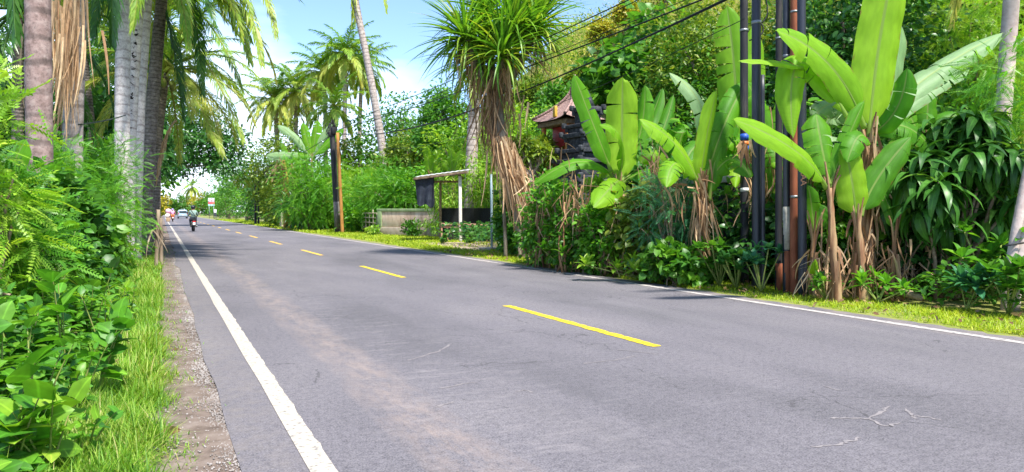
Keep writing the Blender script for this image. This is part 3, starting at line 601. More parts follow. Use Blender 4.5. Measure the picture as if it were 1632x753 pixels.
cover('fallen_leaves', 'dead leaves scattered along the far verge', (8.1, 9.9), (3, 24), 420, .075, .05, 'dry', 'oval', lambda x, y: .05 + 0 * x)
seed(14); mb = MB(); bmx = bmesh.new(); bmesh.ops.create_icosphere(bmx, subdivisions=1, radius=.5); bmx.verts.index_update(); iv = np.array([v.co[:] for v in bmx.verts]); fi = np.array([[v.index for v in f.verts] for f in bmx.faces]); bmx.free()
N = 15000; y = 2.3 + 22 * rng.random(N) ** 1.6; x = .33 + 0.03 * np.sin(y * 1.7) + .06 * rng.normal(size=N); k = rng.random(N) < .22; x[k] = -.1 + .45 * rng.random(k.sum())
mb.scatter(iv * (1, .8, .6), [fi], np.stack((x, y, -.008 + 0 * x), 1), frames(rand_dir(N), rand_dir(N)), .006 + .016 * rng.random(N) ** 2)
tag(mb.build('gravel', noise_mat('gravel stone', [(.14, .12, .11), (.27, .24, .22), (.40, .37, .35)], 2, .9)), 'loose gravel along the broken edge of the asphalt', 'gravel', kind='stuff')
# ------------------------------------------------------------------ near side: palms, shrubs, weeds
seed(21)
def pp(*a): return [P(*q) for q in a]
def trunkline(base_px, d, *pts):
    b = B(base_px, d); return [b - (0, 0, .2)] + [P(x, y, dd) for x, y, dd in pts]
LP = 'tall coconut palms beside the dirt strip'
lp = []
lp.append(palm('thick brown palm trunk nearest the camera, rising from the weeds', trunkline(66, 10.4, (63, 260, 10.4), (60, 0, 10.4), (54, -300, 10.6), (52, -420, 10.7)), .17, .155, 12, 3.4, ('frondd', 'frond'), 'palmb', LP, elev=(1.2, -.3), azr=(1.4, 5.0)))
lp.append(palm('pale ringed palm trunk just behind the brown one', trunkline(112, 14.2, (116, 200, 14.2), (124, 0, 14.3), (135, -190, 14.4)), .185, .15, 14, 3.6, ('frondd', 'frond'), 'palm', LP, elev=(1.2, -.3), azr=(1.0, 5.2)))
lp.append(palm('whitest straight palm trunk, first of the close-set trunks', trunkline(193, 17.8, (195, 150, 17.8), (197, 0, 17.8), (199, -140, 17.8)), .17, .15, 22, 4.0, ('frond', 'frondy'), 'palmw', LP, elev=(1.2, -.25), old=.12, hang=.5))
lp.append(palm('pale palm trunk streaked with black notches', trunkline(200, 19, (207, 190, 19), (220, 0, 19), (228, -90, 19)), .17, .13, 22, 3.8, ('frond', 'frondy'), 'palmw', LP, elev=(1.2, -.25), old=.12, hang=.5))
lp.append(palm('slim grey palm trunk leaning close beside the notched one', trunkline(212, 20, (222, 170, 20), (234, 0, 20), (240, -80, 20)), .15, .12, 22, 3.9, ('frond', 'frondy'), 'palmw', LP, elev=(1.2, -.25), old=.12, hang=.5))
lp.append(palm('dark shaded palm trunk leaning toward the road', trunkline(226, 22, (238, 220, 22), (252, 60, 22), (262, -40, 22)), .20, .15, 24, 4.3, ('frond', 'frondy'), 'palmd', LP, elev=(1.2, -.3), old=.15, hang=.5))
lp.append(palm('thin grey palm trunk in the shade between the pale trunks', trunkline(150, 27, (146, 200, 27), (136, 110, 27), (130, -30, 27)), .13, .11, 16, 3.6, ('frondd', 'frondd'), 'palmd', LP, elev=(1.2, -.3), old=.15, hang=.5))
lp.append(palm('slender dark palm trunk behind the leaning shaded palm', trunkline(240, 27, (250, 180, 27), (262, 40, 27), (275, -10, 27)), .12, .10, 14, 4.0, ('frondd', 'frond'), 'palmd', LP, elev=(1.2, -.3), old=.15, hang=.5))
# black notches along the streaked trunk
NOTCH = plain('charred notch', (.03, .024, .022), .95)
for i in range(34):
    f = rng.random(); c = np.array(P(203 + 17 * f + 1.5 * rng.normal(), 225 - 225 * f, 18.87)); mb = MB(); mb.tube([c - R3 * (.03 + .06 * rng.random()), c + (0, 0, .02 * rng.normal()), c + R3 * (.02 + .06 * rng.random()) + (0, 0, .03 * rng.normal())], [.008, .012 + .022 * rng.random(), .006], 6, jit=.2); mb.build('notch', NOTCH, lp[3])
# long fronds that hang into the picture, each on its own palm
def hang(par, b, c, t, mat='frond', n=84, ll=.66, tone=.5, w=.034, hg=.75, name='frond'):
    fb = MB(); frond_mesh(fb, bez(P(*b), P(*c), P(*t), 16), n, ll, w, hg, tone=tone); return fb.build(name, LM[mat], par)
seed(22)
hang(lp[4], (240, -80, 20), (390, -110, 20), (418, 105, 18.8), 'frond', tone=.75)
hang(lp[5], (262, -40, 22), (370, -50, 20), (398, 100, 19.5), 'frond', tone=.55, ll=.75)
hang(lp[5], (262, -40, 22), (425, -95, 21), (440, 60, 20), 'frondy', tone=.45)
hang(lp[5], (262, -40, 22), (320, -20, 21), (322, 150, 20.5), 'frondd', ll=.7, tone=.5)
hang(lp[7], (275, -10, 27), (345, 20, 26), (388, 150, 25), 'frond', tone=.5)
hang(lp[7], (270, 40, 26), (330, 70, 25), (388, 225, 24), 'frondy', tone=.35, ll=.8)
hang(lp[7], (262, 95, 25), (300, 120, 25), (356, 248, 24), 'frondy', tone=.5, ll=.75)
hang(lp[7], (262, 60, 26), (345, 95, 26), (395, 168, 27), 'frond', tone=.7)
hang(lp[5], (258, 0, 22), (275, 40, 22), (292, 190, 22), 'frondd', ll=.7)
hang(lp[3], (228, -90, 19), (290, -60, 18.4), (300, 75, 18), 'frond', tone=.45)
hang(lp[2], (199, -140, 17.8), (235, -80, 17), (212, 45, 16.6), 'frond', tone=.5)
hang(lp[2], (199, -140, 17.8), (165, -80, 17), (150, 60, 16.6), 'frondd')
hang(lp[1], (135, -190, 14.4), (185, -90, 14.2), (178, 70, 14), 'frondd')
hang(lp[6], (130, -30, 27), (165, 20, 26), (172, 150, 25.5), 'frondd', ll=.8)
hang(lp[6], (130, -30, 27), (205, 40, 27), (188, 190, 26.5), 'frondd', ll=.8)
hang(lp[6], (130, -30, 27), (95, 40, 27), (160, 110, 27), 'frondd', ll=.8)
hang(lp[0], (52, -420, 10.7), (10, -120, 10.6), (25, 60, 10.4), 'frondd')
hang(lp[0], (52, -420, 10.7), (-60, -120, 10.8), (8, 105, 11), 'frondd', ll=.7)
palm('low leaning palm whose yellow green fronds arch over the road edge', [B(243, 26), P(252, 220, 26), P(264, 118, 26)], .15, .12, 34, 3.9, ('frond', 'frondy'), 'palmd', LP, elev=(1.35, -.45), old=.35, hang=.5, ll=.72, n=64, w=.036)
# dead strands hanging from the second palm
mb = MB(); seed(23)
for i in range(150):
    x = 98 + 17 * rng.normal(); y0 = -40 + 110 * rng.random(); a = np.array(P(x + 6, y0, 13.4 + .25 * rng.normal())); l = 1.0 + 1.1 * rng.random()
    ribbon(mb, bez(a, a + (.05 * rng.normal(), 0, -l * .5), a + (-.10 + .12 * rng.normal(), .05, -l), 6), .022 + .02 * rng.random(), rand_dir(1)[0])
mb.build('dead_frond', LM['straw'], lp[1])
# withered frond hanging over the edge of the dirt strip
t = thing('withered_frond', B(262, 24), 'withered brown frond hanging below the dark leaning palm', 'palm frond'); fb = MB(); frond_mesh(fb, bez(P(281, 192, 23), P(264, 200, 23), P(250, 290, 23), 12), 60, .5, .04, 1.6, tone=.6); fb.build('leaflet', LM['straw'], t)
# dark palms and trees further back
seed(24)
for px_, d, y, lab in ((25, 21, 20, 'dark palm crown behind the brown trunk'), (160, 36, 60, 'shaded palm crown between the pale trunks'), (95, 30, 90, 'shaded palm crown low behind the hanging dead strands'), (250, 44, 95, 'distant shaded palm crown beyond the leaning trunk')):
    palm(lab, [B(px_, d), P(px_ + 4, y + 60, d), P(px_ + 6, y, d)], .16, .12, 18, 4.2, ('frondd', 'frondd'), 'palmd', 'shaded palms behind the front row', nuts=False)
def dz(px_, y0, y1, w, d): # metre sizes of a pixel box
    k = d / F; return w * k, (338 - y0) * k + EYE
def crowntree(label, px_, y0, y1, wpx, d, n, size, mat, nb=6, seed_=0, name='broadleaf_tree', cat='tree', group=None, shape='dia', r=None, **kw):
    seed(100 + seed_); k = d / F; b = B(px_, d); top = (338 - y0) * k + EYE; bot = max(.3, (338 - y1) * k + EYE); w = wpx * k; h = top - bot; bl = []
    for i in range(nb):
        a = 2 * math.pi * i / nb + rng.random(); rr = .30 * w; zz = bot + h * (.28 + .42 * rng.random())
        bl.append((math.cos(a) * rr, math.sin(a) * rr * .8, zz, w * (.22 + .08 * rng.random()), w * .26, h * (.24 + .1 * rng.random())))
    bl.append((0, 0, bot + h * .68, w * .26, w * .26, h * .32)); bl.append((0, 0, bot + h * .42, w * .3, w * .28, h * .36))
    return tree(name, label, cat, b, bl, n, size, mat, r=r or .03 * w + .05, shape=shape, group=group, **kw)
crowntree('dark broad tree filling the gap between the palm trunks', 170, 60, 330, 230, 34, 5200, .42, 'deep', seed_=1)
crowntree('dark tree at the far left behind the brown palm', 0, 60, 330, 180, 24, 4200, .34, 'deep', seed_=2)
seed(103); b = B(232, 70); at_ = lambda x, y, dd: np.array(P(x, y, dd)) - b
tree('broadleaf_tree', 'dark leafy tree arching over the far end of the road', 'tree', b, [(*at_(265, 250, 70), 2.4, 2.4, 2.2), (*at_(300, 225, 70), 2.6, 2.6, 2.0), (*at_(335, 235, 71), 2.4, 2.4, 1.6), (*at_(365, 225, 72), 1.8, 2, 1.6), (*at_(310, 265, 70), 2.2, 2.2, 1.0), (*at_(350, 262, 71), 2.0, 2.2, .9), (*at_(275, 200, 70), 2.4, 2.4, 2.2), (*at_(330, 200, 71), 2.2, 2.4, 1.8)], 8000, .38, 'deep', r=.35, tilt=.02)
crowntree('mid green tree behind the leaning palm trunk', 205, 150, 345, 110, 46, 4200, .38, 'mid', seed_=4, tilt=.05)
# feathery shrubs
seed(25)
def nearB(px_, d, w, edge=-.55):
    b = B(px_, d); b[0] = min(b[0], edge - .6 * w); return b
def feather(label, px_, d, w, h, n, size, mat, shape='pin', **kw): return bush('feathery_shrub', label, nearB(px_, d, w + .1, -.45 if d < 14 else -.3), w, h, n, size, mat, shape, 'feathery shrubs on the near side', cl=6, tight=.22, jit=.45, droop=.15, up=.75, **kw)
feather('bright yellow green feathery shrub in front of the brown palm', -22, 6.6, .7, 2.25, 520, .27, 'lime', hollow=.7)
feather('light green feathery shrub spreading at the left edge', 5, 7.4, .95, 1.6, 800, .26, 'vivid', hollow=.6)
feather('tall feathery shrub in front of the pale trunks', 165, 12.6, 1.5, 2.3, 3900, 0.194, 'vivid', 'pinf')
bush('leafy_shrub', 'deep green heart leaved shrub between brown palm and dirt strip', nearB(132, 10.2, 1.1), 1.0, 1.6, 2600, .13, 'mid', 'heart')
feather('feathery shrub below the close-set white trunks', 196, 16.6, 1.5, 2.75, 3380, 0.216, 'vivid', 'pinf')
bush('leafy_shrub', 'round bright shrub by the stakes at the grass edge', nearB(212, 13.2, 1.1, -.42), 1.0, 1.35, 3600, .10, 'lime', 'oval')
feather('far feathery shrub behind the wooden stakes', 226, 20, 1.6, 2.7, 2340, 0.245, 'vivid', 'pinf')
bush('leafy_shrub', 'low oval leaved shrub at the foot of the brown palm', nearB(100, 8.8, 1.0), .9, 1.1, 2600, .10, 'mid', 'oval')
seed(26)
bush('leafy_shrub', 'small leaved shrub at the grass edge below the feathery shrubs', nearB(205, 10.8, 1.0), .9, 1.15, 2600, .085, 'mid', 'oval')
bush('leafy_shrub', 'bright small leaved shrub beside the grass strip', nearB(226, 16, 1.2), 1.0, 1.3, 1800, .12, 'vivid', 'oval')
bush('leafy_shrub', 'dark small leaved shrub under the tall feathery one', nearB(160, 10.6, 1.4), 1.3, 1.3, 2600, .11, 'deep', 'oval')
bush('leafy_shrub', 'pale shrub far along the near side verge', nearB(247, 40, 3), 2.2, 2.3, 2400, .25, 'olive', 'dia')
bush('leafy_shrub', 'green shrub far along the near side behind the stakes', nearB(240, 29, 2.4), 2.0, 2.6, 2600, .2, 'mid', 'dia')
# banana leaf at the left edge
t = thing('banana_plant', B(-10, 8.8), 'lone banana plant with one leaf showing beside the brown palm', 'banana plant'); mb = MB(); banana_stem(mb, B(-10, 8.8), P(0, 330, 8.8), .09, .06, 4); mb.build('stem', BARK['pseudo'], t, True)
banana_leaf(bez(P(0, 330, 8.8), P(12, 270, 8.8), P(42, 222, 8.8), 14), .30, -FW + UP * .3, tears=0, tone=.5, parent=t); banana_leaf(bez(P(0, 330, 8.8), P(-60, 240, 8.8), P(-120, 250, 8.6), 14), .34, -FW + UP * .8, tears=3, tone=.5, parent=t)
# dry stakes at the grass edge
WOOD = noise_mat('weathered stake', [(.13, .09, .06), (.25, .19, .13), (.36, .30, .22)], 9, .95, stretch=(1, 1, .2), bump=.5)
seed(27)
for px_, d, h, lab in ((247, 17.5, 1.35, 'taller weathered wooden stake at the grass edge'), (255, 18.6, 1.15, 'shorter weathered wooden stake at the grass edge')):
    mb = MB(); b = B(px_, d); mb.tube(bez(b - (0, 0, .2), b + (.03, 0, h * .5), b + (.06 * rng.normal(), 0, h), 7), np.linspace(.055, .035, 7), 8, jit=.12); strands(mb, 16, b + (0, 0, h * .75), (.05, .05, .15), .5, .03)
    tag(mb.build('wooden_stake', WOOD, None, True, b), lab, 'stake')
# thin wire between the palm trunks
mb = MB(); a, b = np.array(P(125, 199, 14)), np.array(P(200, 184, 17.6)); mb.tube(bez(a, (a + b) / 2 - (0, 0, .05), b, 14), .014, 6); tag(mb.build('wire', plain('dark wire', (.02, .03, .02)), None, True), 'dark wire strung between two pale palm trunks', 'wire')
# broad leaved weeds on the bank
seed(28)
def weed(name, label, px_, d, h, nl, L, shape='oval', mat='vivid', stems=3, cat='weed', w=None, spread=.18):
    b = B(px_, d); t = thing(name, b, label, cat); sb = MB(); mb = MB()
    for s in range(stems):
        a = rng.random() * 6.28; top = b + (spread * math.cos(a) * (.4 + rng.random()), spread * math.sin(a) * (.4 + rng.random()), h * (.7 + .35 * rng.random())); c = bez(b, (b + top) / 2 + (0, 0, .1 * h), top, 8); sb.tube(c, np.linspace(.008, .003, 8), 5, cap=False)
        k = max(3, nl // stems); f = np.linspace(.3, 1, k); p = np.stack([np.interp(f * 7, np.arange(8), c[:, j]) for j in range(3)], 1); az = np.arange(k) * 2.4 + a; el = .15 + .8 * f ** 3
        o = np.stack((np.cos(az) * np.cos(el), np.sin(az) * np.cos(el), np.sin(el)), 1); leaves(mb, shape, p, o, L, .85, .12, .18, 0, np.clip(.5 + .25 * rng.normal(size=k), 0, 1))
    mb.build('leaves', LM[mat], t, True); sb.build('stem', BARK['stem'], t, True); return t
wl = [(10, 3.6, .62, 21, 0.143, 'heart', 'vivid', 'big leaved weed at the bottom corner of the bank'), (70, 3.7, .42, 18, 0.116, 'heart', 'lime', 'pale leaved weed at the very front of the bank'), (45, 4.3, .66, 27, 0.109, 'oval', 'mid', 'dark leafy weed behind the front pale one'), (110, 4.6, .5, 24, 0.088, 'oval', 'vivid', 'small bright weed leaning into the long grass'),
      (150, 5.2, .62, 22, 0.136, 'heart', 'vivid', 'weed with large heart shaped leaves beside the grass'), (100, 5.6, .78, 24, 0.163, 'oval', 'vivid', 'tall weed with the largest upright leaves mid bank'), (30, 5.3, .8, 22, 0.163, 'oval', 'mid', 'leafy weed at the left edge below the feathery shrub'), (165, 6.4, .6, 27, 0.088, 'oval', 'mid', 'bushy weed by the grass edge, mid bank'),
      (185, 7.6, .62, 33, 0.082, 'oval', 'lime', 'yellow green weed close to the grass edge'), (140, 7.2, .8, 30, 0.116, 'heart', 'mid', 'leafy weed in front of the heart leaved shrub'), (75, 6.9, .85, 27, 0.122, 'oval', 'vivid', 'broad weed in front of the palm foot'), (205, 9.0, .55, 33, 0.082, 'oval', 'vivid', 'furthest bright weed along the grass edge'),
      (130, 4.0, .3, 15, 0.061, 'heart', 'vivid', 'little heart leaved weed standing in the grass'), (-5, 4.4, .75, 21, 0.15, 'heart', 'mid', 'shaded big leaved weed at the left edge')]
for px_, d, h, nl, L, sh, mt, lab in wl: weed('broadleaf_weed', lab, px_, d, h, nl + 6, L, sh, mt, 4)
# spiky bromeliad like plant by the palm foot
t = thing('spiky_plant', B(22, 7.6), 'spiky reddish brown plant at the foot of the brown palm', 'plant'); mb = MB(); rosette(mb, 'droop', B(22, 7.6, .45), 34, .75, .05); mb.build('leaves', LM['olive'], t); mb = MB(); rosette(mb, 'droop', B(26, 7.6, .3), 22, .6, .06, (.4, -.7)); mb.build('dead_leaves', LM['dry'], t)
# dry leaves and twigs lying on the dirt strip
seed(29)
for i, (x, y, lab) in enumerate(((268, 546, 'small dry leaf lying on the dirt strip'), (252, 698, 'largest dry leaf scrap on the grass edge'), (262, 690, 'dark twig lying across the grass edge'), (275, 560, 'pale flat stone scrap on the dirt strip'))):
    mb = MB(); c = G(x, y, -.02)
    if 'twig' in lab: mb.tube(bez(c, c + (.08, .03, .02), c + (.16, -.02, .0), 6), np.linspace(.006, .002, 6), 5)
    else: leaves(mb, 'oval', c[None] + (0, 0, .012), np.array([(1., .4, .1)]), .07 if i != 1 else .13, .9, .1, 0)
    tag(mb.build('twig' if 'twig' in lab else 'dry_leaf', BARK['twig'] if 'twig' in lab else LM['dry'], None, False, c), lab.replace('flat stone scrap', 'dry leaf scrap'), 'twig' if 'twig' in lab else 'dry leaf')
# ------------------------------------------------------------------ far side: poles and cables
BLACK = noise_mat('black painted steel', [(.012, .015, .024), (.022, .026, .038), (.09, .09, .10)], 9, .42, pos=[.3, .55, .72], stretch=(1, 1, .12), spec=.5, bump=.05)
BLACKD = noise_mat('dull black steel', [(.012, .013, .016), (.028, .028, .031), (.10, .085, .07)], 9, .65, pos=[.3, .52, .72], stretch=(1, 1, .12), bump=.1)
RUST = noise_mat('rust red pole', [(.13, .035, .018), (.27, .085, .04), (.36, .15, .08)], 4, .8, stretch=(1, 1, .25), bump=.2)
RUSTO = noise_mat('orange rust pole', [(.22, .09, .02), (.42, .20, .05), (.30, .13, .05)], 4, .8, stretch=(1, 1, .25), bump=.2)
CONC = noise_mat('bare concrete', [(.22, .20, .17), (.36, .33, .28), (.45, .42, .36)], 8, .9, bump=.25)
STEEL = plain('dull band steel', (.25, .27, .28), .45, .6)
BLUE = plain('blue band', (.02, .09, .45)); ORANGE = plain('orange band', (.75, .16, .02)); WHITE = plain('white band', (.75, .75, .73), vary=.08)
CABLE = plain('black cable rubber', (.012, .012, .014), .6)
PG = 'poles standing in a cluster at the roadside'
def pole(name, label, px_, base_y, wpx, ytop, mat, group=None, lean=0, r1=.92):
    b = G(px_, base_y); b[2] = -.3; d = float((b - ORG) @ FW); r = wpx * d / F / 2; t = thing(name, (b[0], b[1], 0), label, 'utility pole', group)
    top = P(px_ + lean, ytop, d); mb = MB(); k = 14; s = np.linspace(0, 1, k)[:, None]; mb.tube(b + (top - b) * s, np.linspace(r, r * r1, k), 18); mb.build('shaft', mat, t, True)
    return t, d, r, lambda y: P(px_ + lean * (base_y - y) / (base_y - ytop), y, d)
def band(par, at, y0, y1, r, mat, name='band'):
    a, b = at(y0), at(y1); mb = MB(); mb.tube([a, b], [r * 1.035] * 2, 18); mb.build(name, mat, par, True)
seed(31)
t, d, r, at = pole('utility_pole', 'black pole with blue and orange bands, first of the cluster', 1187, 452, 13, -220, BLACKD, PG, -2)
band(t, at, 214, 224, r, BLUE); band(t, at, 226, 232, r, ORANGE); band(t, at, 233, 242, r, BLUE); band(t, at, 47, 51, r, STEEL, 'clamp'); band(t, at, 300, 306, r, WHITE, 'tape')
t, d, r, at = pole('utility_pole', 'glossy black pole with a silver clamp and loose cable loop', 1206, 459, 15, -240, BLACK, PG, -1)
band(t, at, 34, 39, r, STEEL, 'clamp'); c = at(37); mb = MB(); mb.tube(bez(c + R3 * r, c + R3 * .28 + UP * .1, c + R3 * .12 + UP * .55, 10), .012, 6); mb.tube(bez(c + R3 * r, c + R3 * .22 - UP * .2, c - R3 * .12 - UP * .3, 10), .012, 6); mb.build('loose_cable', CABLE, t, True)
pole('utility_pole', 'thin black pole touching the glossy clamped one', 1216, 459, 8, 120, BLACK, PG, -1)
t, d, r, at = pole('utility_pole', 'dark dull pole just before the concrete patched one', 1241, 463, 11, -200, BLACKD, PG, 1); band(t, at, 60, 63, r, STEEL, 'clamp'); band(t, at, 420, 463, r, RUST, 'rusty_foot')
t, d, r, at = pole('utility_pole', 'black pole with a bare concrete patch low down', 1254, 466, 12, -230, BLACK, PG, -1)
band(t, at, 330, 398, r, CONC, 'concrete_patch'); band(t, at, 400, 465, r, RUST, 'rusty_foot'); band(t, at, 88, 92, r, STEEL, 'clamp')
t, d, r, at = pole('utility_pole', 'rust red pole in the middle of the black ones', 1266, 467, 13, -210, RUST, PG); band(t, at, 18, 21, r, STEEL, 'clamp'); band(t, at, 312, 316, r, STEEL, 'clamp')
t, d, r, at = pole('utility_pole', 'black pole with orange vertical lettering, last of the cluster', 1279.5, 470, 14, -235, BLACK, PG, -3)
band(t, at, 446, 470, r, BLACKD, 'foot_sleeve'); band(t, at, 72, 75, r, STEEL, 'clamp')
fc = bpy.data.curves.new('lettering', 'FONT'); fc.body = 'TIKAA'; fc.size = .135; fc.extrude = .002; fc.align_x = 'LEFT'
fo = bpy.data.objects.new('lettering_text', fc); COL.objects.link(fo); dg = bpy.context.evaluated_depsgraph_get(); me = bpy.data.meshes.new_from_object(fo.evaluated_get(dg)); COL.objects.unlink(fo); bpy.data.objects.remove(fo)
lo = bpy.data.objects.new('lettering', me); COL.objects.link(lo); lo.parent = t; me.materials.append(plain('orange lettering', (.62, .27, .16), vary=.1))
p0 = at(258) - wloc(t) - FW * r * 0.80 - R3 * r * .62; xd = -Vector(UP); zd = -Vector(FW * .75 + R3 * .65).normalized(); yd = zd.cross(xd); lo.matrix_local = Matrix.Translation(p0) @ Matrix((xd, yd, zd)).transposed().to_4x4()
# pair of poles further along
t, d, r, at = pole('utility_pole', 'black and grey pole leaning beside the orange rusty one', 539, 371, 9.5, 205, BLACKD, 'pair of poles before the low wall', -10); band(t, at, 322, 366, r, noise_mat('worn grey paint', [(.05, .045, .04), (.14, .125, .11), (.26, .23, .2)], 6, .9, stretch=(1, 1, .3)), 'worn_patch')
mb = MB(); c = at(208)
for i in range(26): mb.tube(bez(c + rng.normal(size=3) * (.12, .12, .3), c + rng.normal(size=3) * (.35, .3, .35), c + rng.normal(size=3) * (.12, .12, .35), 8), .02, 5)
mb.box(c + (.05, -.2, -.05), (.26, .2, .4), .3, .02); mb.box(c + (-.16, -.1, -.25), (.18, .16, .3), .1, .02); mb.build('cable_bundle', CABLE, t, True)
pole('utility_pole', 'orange rusty pole leaning beside the black one', 546, 371.5, 5.5, 212, RUSTO, 'pair of poles before the low wall', -8)
pole('utility_pole', 'distant black pole half hidden by vines', 407, 358, 3.5, 264, BLACKD, 'distant pair of poles in the vines', 0)
pole('utility_pole', 'slightly shorter distant pole beside the vine covered one', 412, 358, 3, 268, BLACKD, 'distant pair of poles in the vines', 0)
def cable(label, a, b, sag, r=.014):
    a, b = P(*a), P(*b); mb = MB(); mb.tube(bez(a, (a + b) / 2 - (0, 0, 2 * sag), b, 40), r, 6); return tag(mb.build('power_cable', CABLE, None, True), label, 'cable', 'cables strung between the poles')
cable('topmost black cable crossing the open sky', (533, 200, 49.6), (1207, -97, 12.9), .25); cable('second black cable, crossing the topmost one in the sky', (533, 204, 49.6), (1187, -86, 13.2), .45, .011)
cable('thick middle cable passing before the hill crest', (533, 208, 49.6), (1245, -50, 12.6), .25, .017); cable('thin cable just above the thick middle one', (533, 207, 49.6), (1254, -66, 12.5), .25, .008)
cable('lowest thick black cable, sagging before the hillside', (533, 212, 49.6), (1187, -16, 13.2), .95, .02); cable('thin cable hugging the lowest thick one', (533, 213, 49.6), (1206, -22, 12.9), .9, .008)
cable('faint thin cable low over the shelter garden', (537, 222, 49.6), (1187, 30, 13.2), 1.3, .007)
cable('short span of cable running to the distant poles', (533, 212, 49.6), (408, 268, 81), .5, .02)
cable('service wire crossing the palm trunks behind the pole', (540, 214, 49.6), (760, 150, 40), .5, .012)

# ------------------------------------------------------------------ concrete wall, bamboo fence, shelter
seed(32)
def wallmat(name, a, b, c): return noise_mat(name, [a, b, c], 3, .9, stretch=(1, 1, .35), bump=.3, bscale=18)
WALL = wallmat('weathered plaster', (.30, .19, .13), (.66, .48, .36), (.78, .63, .50)); MOSS = wallmat('mossy plaster', (.15, .22, .10), (.26, .34, .17), (.40, .42, .27)); PLINTH = wallmat('bare plinth', (.25, .20, .15), (.42, .34, .27), (.5, .43, .36))
A, Bq = G(602, 375), G(704, 377); A[2] = Bq[2] = 0; u = nrm(Bq - A); nn = np.array((-u[1], u[0], 0)); nn = nn if nn @ FW > 0 else -nn; ln = np.linalg.norm(Bq - A); ang = math.atan2(u[1], u[0]); H = 42 * 43 / F
t = thing('garden_wall', A, 'low weathered concrete wall with mossy green top', 'wall')
mid = (A + Bq) / 2 + nn * .1
mb = MB(); mb.box(mid + (0, 0, H * .60), (ln - .5, .16, H * .58), ang, .015); mb.build('wall_panel', WALL, t)
mb = MB(); mb.box(mid + (0, 0, H * .15), (ln, .24, H * .31), ang, .02); mb.build('plinth', PLINTH, t)
mb = MB(); mb.box(mid + (0, 0, H * .94), (ln + .1, .26, H * .11), ang, .02); mb.build('coping', MOSS, t)
for e in (A, Bq):
    mb = MB(); mb.box(e + nn * .1 + u * (.14 if e is A else -.14) + (0, 0, H * .61), (.3, .26, H * .6), ang, .02); mb.build('pillar', MOSS, t)
# bamboo fence left of the wall
A2 = G(560, 368); A2[2] = 0; u2 = nrm(A - A2); L2 = np.linalg.norm(A - A2) - .3; t = thing('bamboo_fence', A2, 'rough bamboo rail fence left of the concrete wall', 'fence'); BAM = noise_mat('old bamboo', [(.12, .10, .06), (.28, .25, .17), (.40, .36, .26)], 7, .85)
for i in range(9):
    mb = MB(); p = A2 + u2 * L2 * i / 8; mb.tube([p - (0, 0, .1), p + (.05 * rng.normal(), 0, 1.25 + .1 * rng.normal())], .03, 7); mb.build('post', BAM, t, True)
for z in (.35, .65, .95, 1.22):
    mb = MB(); mb.tube([A2 + (0, 0, z + .04 * rng.normal()), A2 + u2 * L2 + (0, 0, z)], .03, 7); mb.build('rail', BAM, t, True)
# shelter
seed(33)
SH = B(733, 33.5); TIN = noise_mat('roof tin', [(.45, .45, .43), (.62, .62, .60), (.7, .69, .66)], 5, .55, metal=.2, bump=.1); PWHITE = noise_mat('white post', [(.45, .42, .38), (.68, .64, .6), (.74, .72, .69)], 7, .8); TARP = noise_mat('black tarpaulin', [(.012, .016, .028), (.022, .028, .045), (.04, .05, .07)], 3, .6, bump=.2); NET = noise_mat('black netting', [(.006, .007, .008), (.015, .017, .018), (.04, .045, .045)], 40, .8)
k = 33.5 / F; V = lambda x, y, dd=0.0: P(x, y, 33.5 + dd)
t = thing('roadside_shelter', SH, 'small roadside shelter with tin roof and white front post', 'shelter')
def bar(par, name, a, b, w, mat):
    a, b = np.asarray(a), np.asarray(b); mb = MB(); d = Vector(b - a); mb.box((a + b) / 2, (w, w, d.length), rot=d.to_track_quat('Z', 'Y').to_matrix(), bev=w * .12); return mb.build(name, mat, par)
def gz(p, z=-.05): p = np.array(p); p[2] = z; return p
bar(t, 'post', gz(V(734, 384)), V(733, 281), .13, PWHITE); bar(t, 'post', gz(V(702, 384, 1.5)), V(702, 290, 1.5), .11, BARK['twig']); bar(t, 'post', gz(V(779, 384, 1.7)), V(779, 334, 1.7), .1, BARK['twig'])
bar(t, 'beam', V(662, 290, 1.4), V(735, 290, 1.4), .09, BARK['twig']); bar(t, 'beam', V(733, 281), V(737, 285, 2.2), .09, BARK['twig'])
mb = MB(); i = np.linspace(0, 1, 41); j = np.linspace(0, 1, 5); a = V(659, 283, -.3); b = V(745, 271.5, -.3); dep = (V(0, 0, 2.6) - V(0, 0)) * 0 + FW * 2.6 + (0, 0, .28)
g = a + (b - a) * i[:, None, None] + dep * j[None, :, None] + np.array((0, 0, 1.)) * (.009 * np.sin(i * 41 * 1.5))[:, None, None]
mb.grid(g, 41, 5); mb.grid(g - (0, 0, .02), 41, 5); mb.build('roof', TIN, t); bar(t, 'eave_board', a - (0, 0, .07), b - (0, 0, .09), .1, noise_mat('eave board', [(.06, .04, .03), (.16, .11, .07), (.26, .2, .14)], 5, .8))
mb = MB(); n0 = 26; s = np.linspace(0, 1, n0); q = []
for row, (y, sag) in enumerate(((332, .06), (350, 0), (368, 0), (388, 0))): q.append([gz(V(700 + 84 * f, y + 6 * sag, 1.55 + .12 * math.sin(f * 17 + row)), max(-.02, V(0, y, 1.5)[2])) for f in s])
mb.grid(np.array(q), 4, n0); mb.build('back_screen', NET, t)
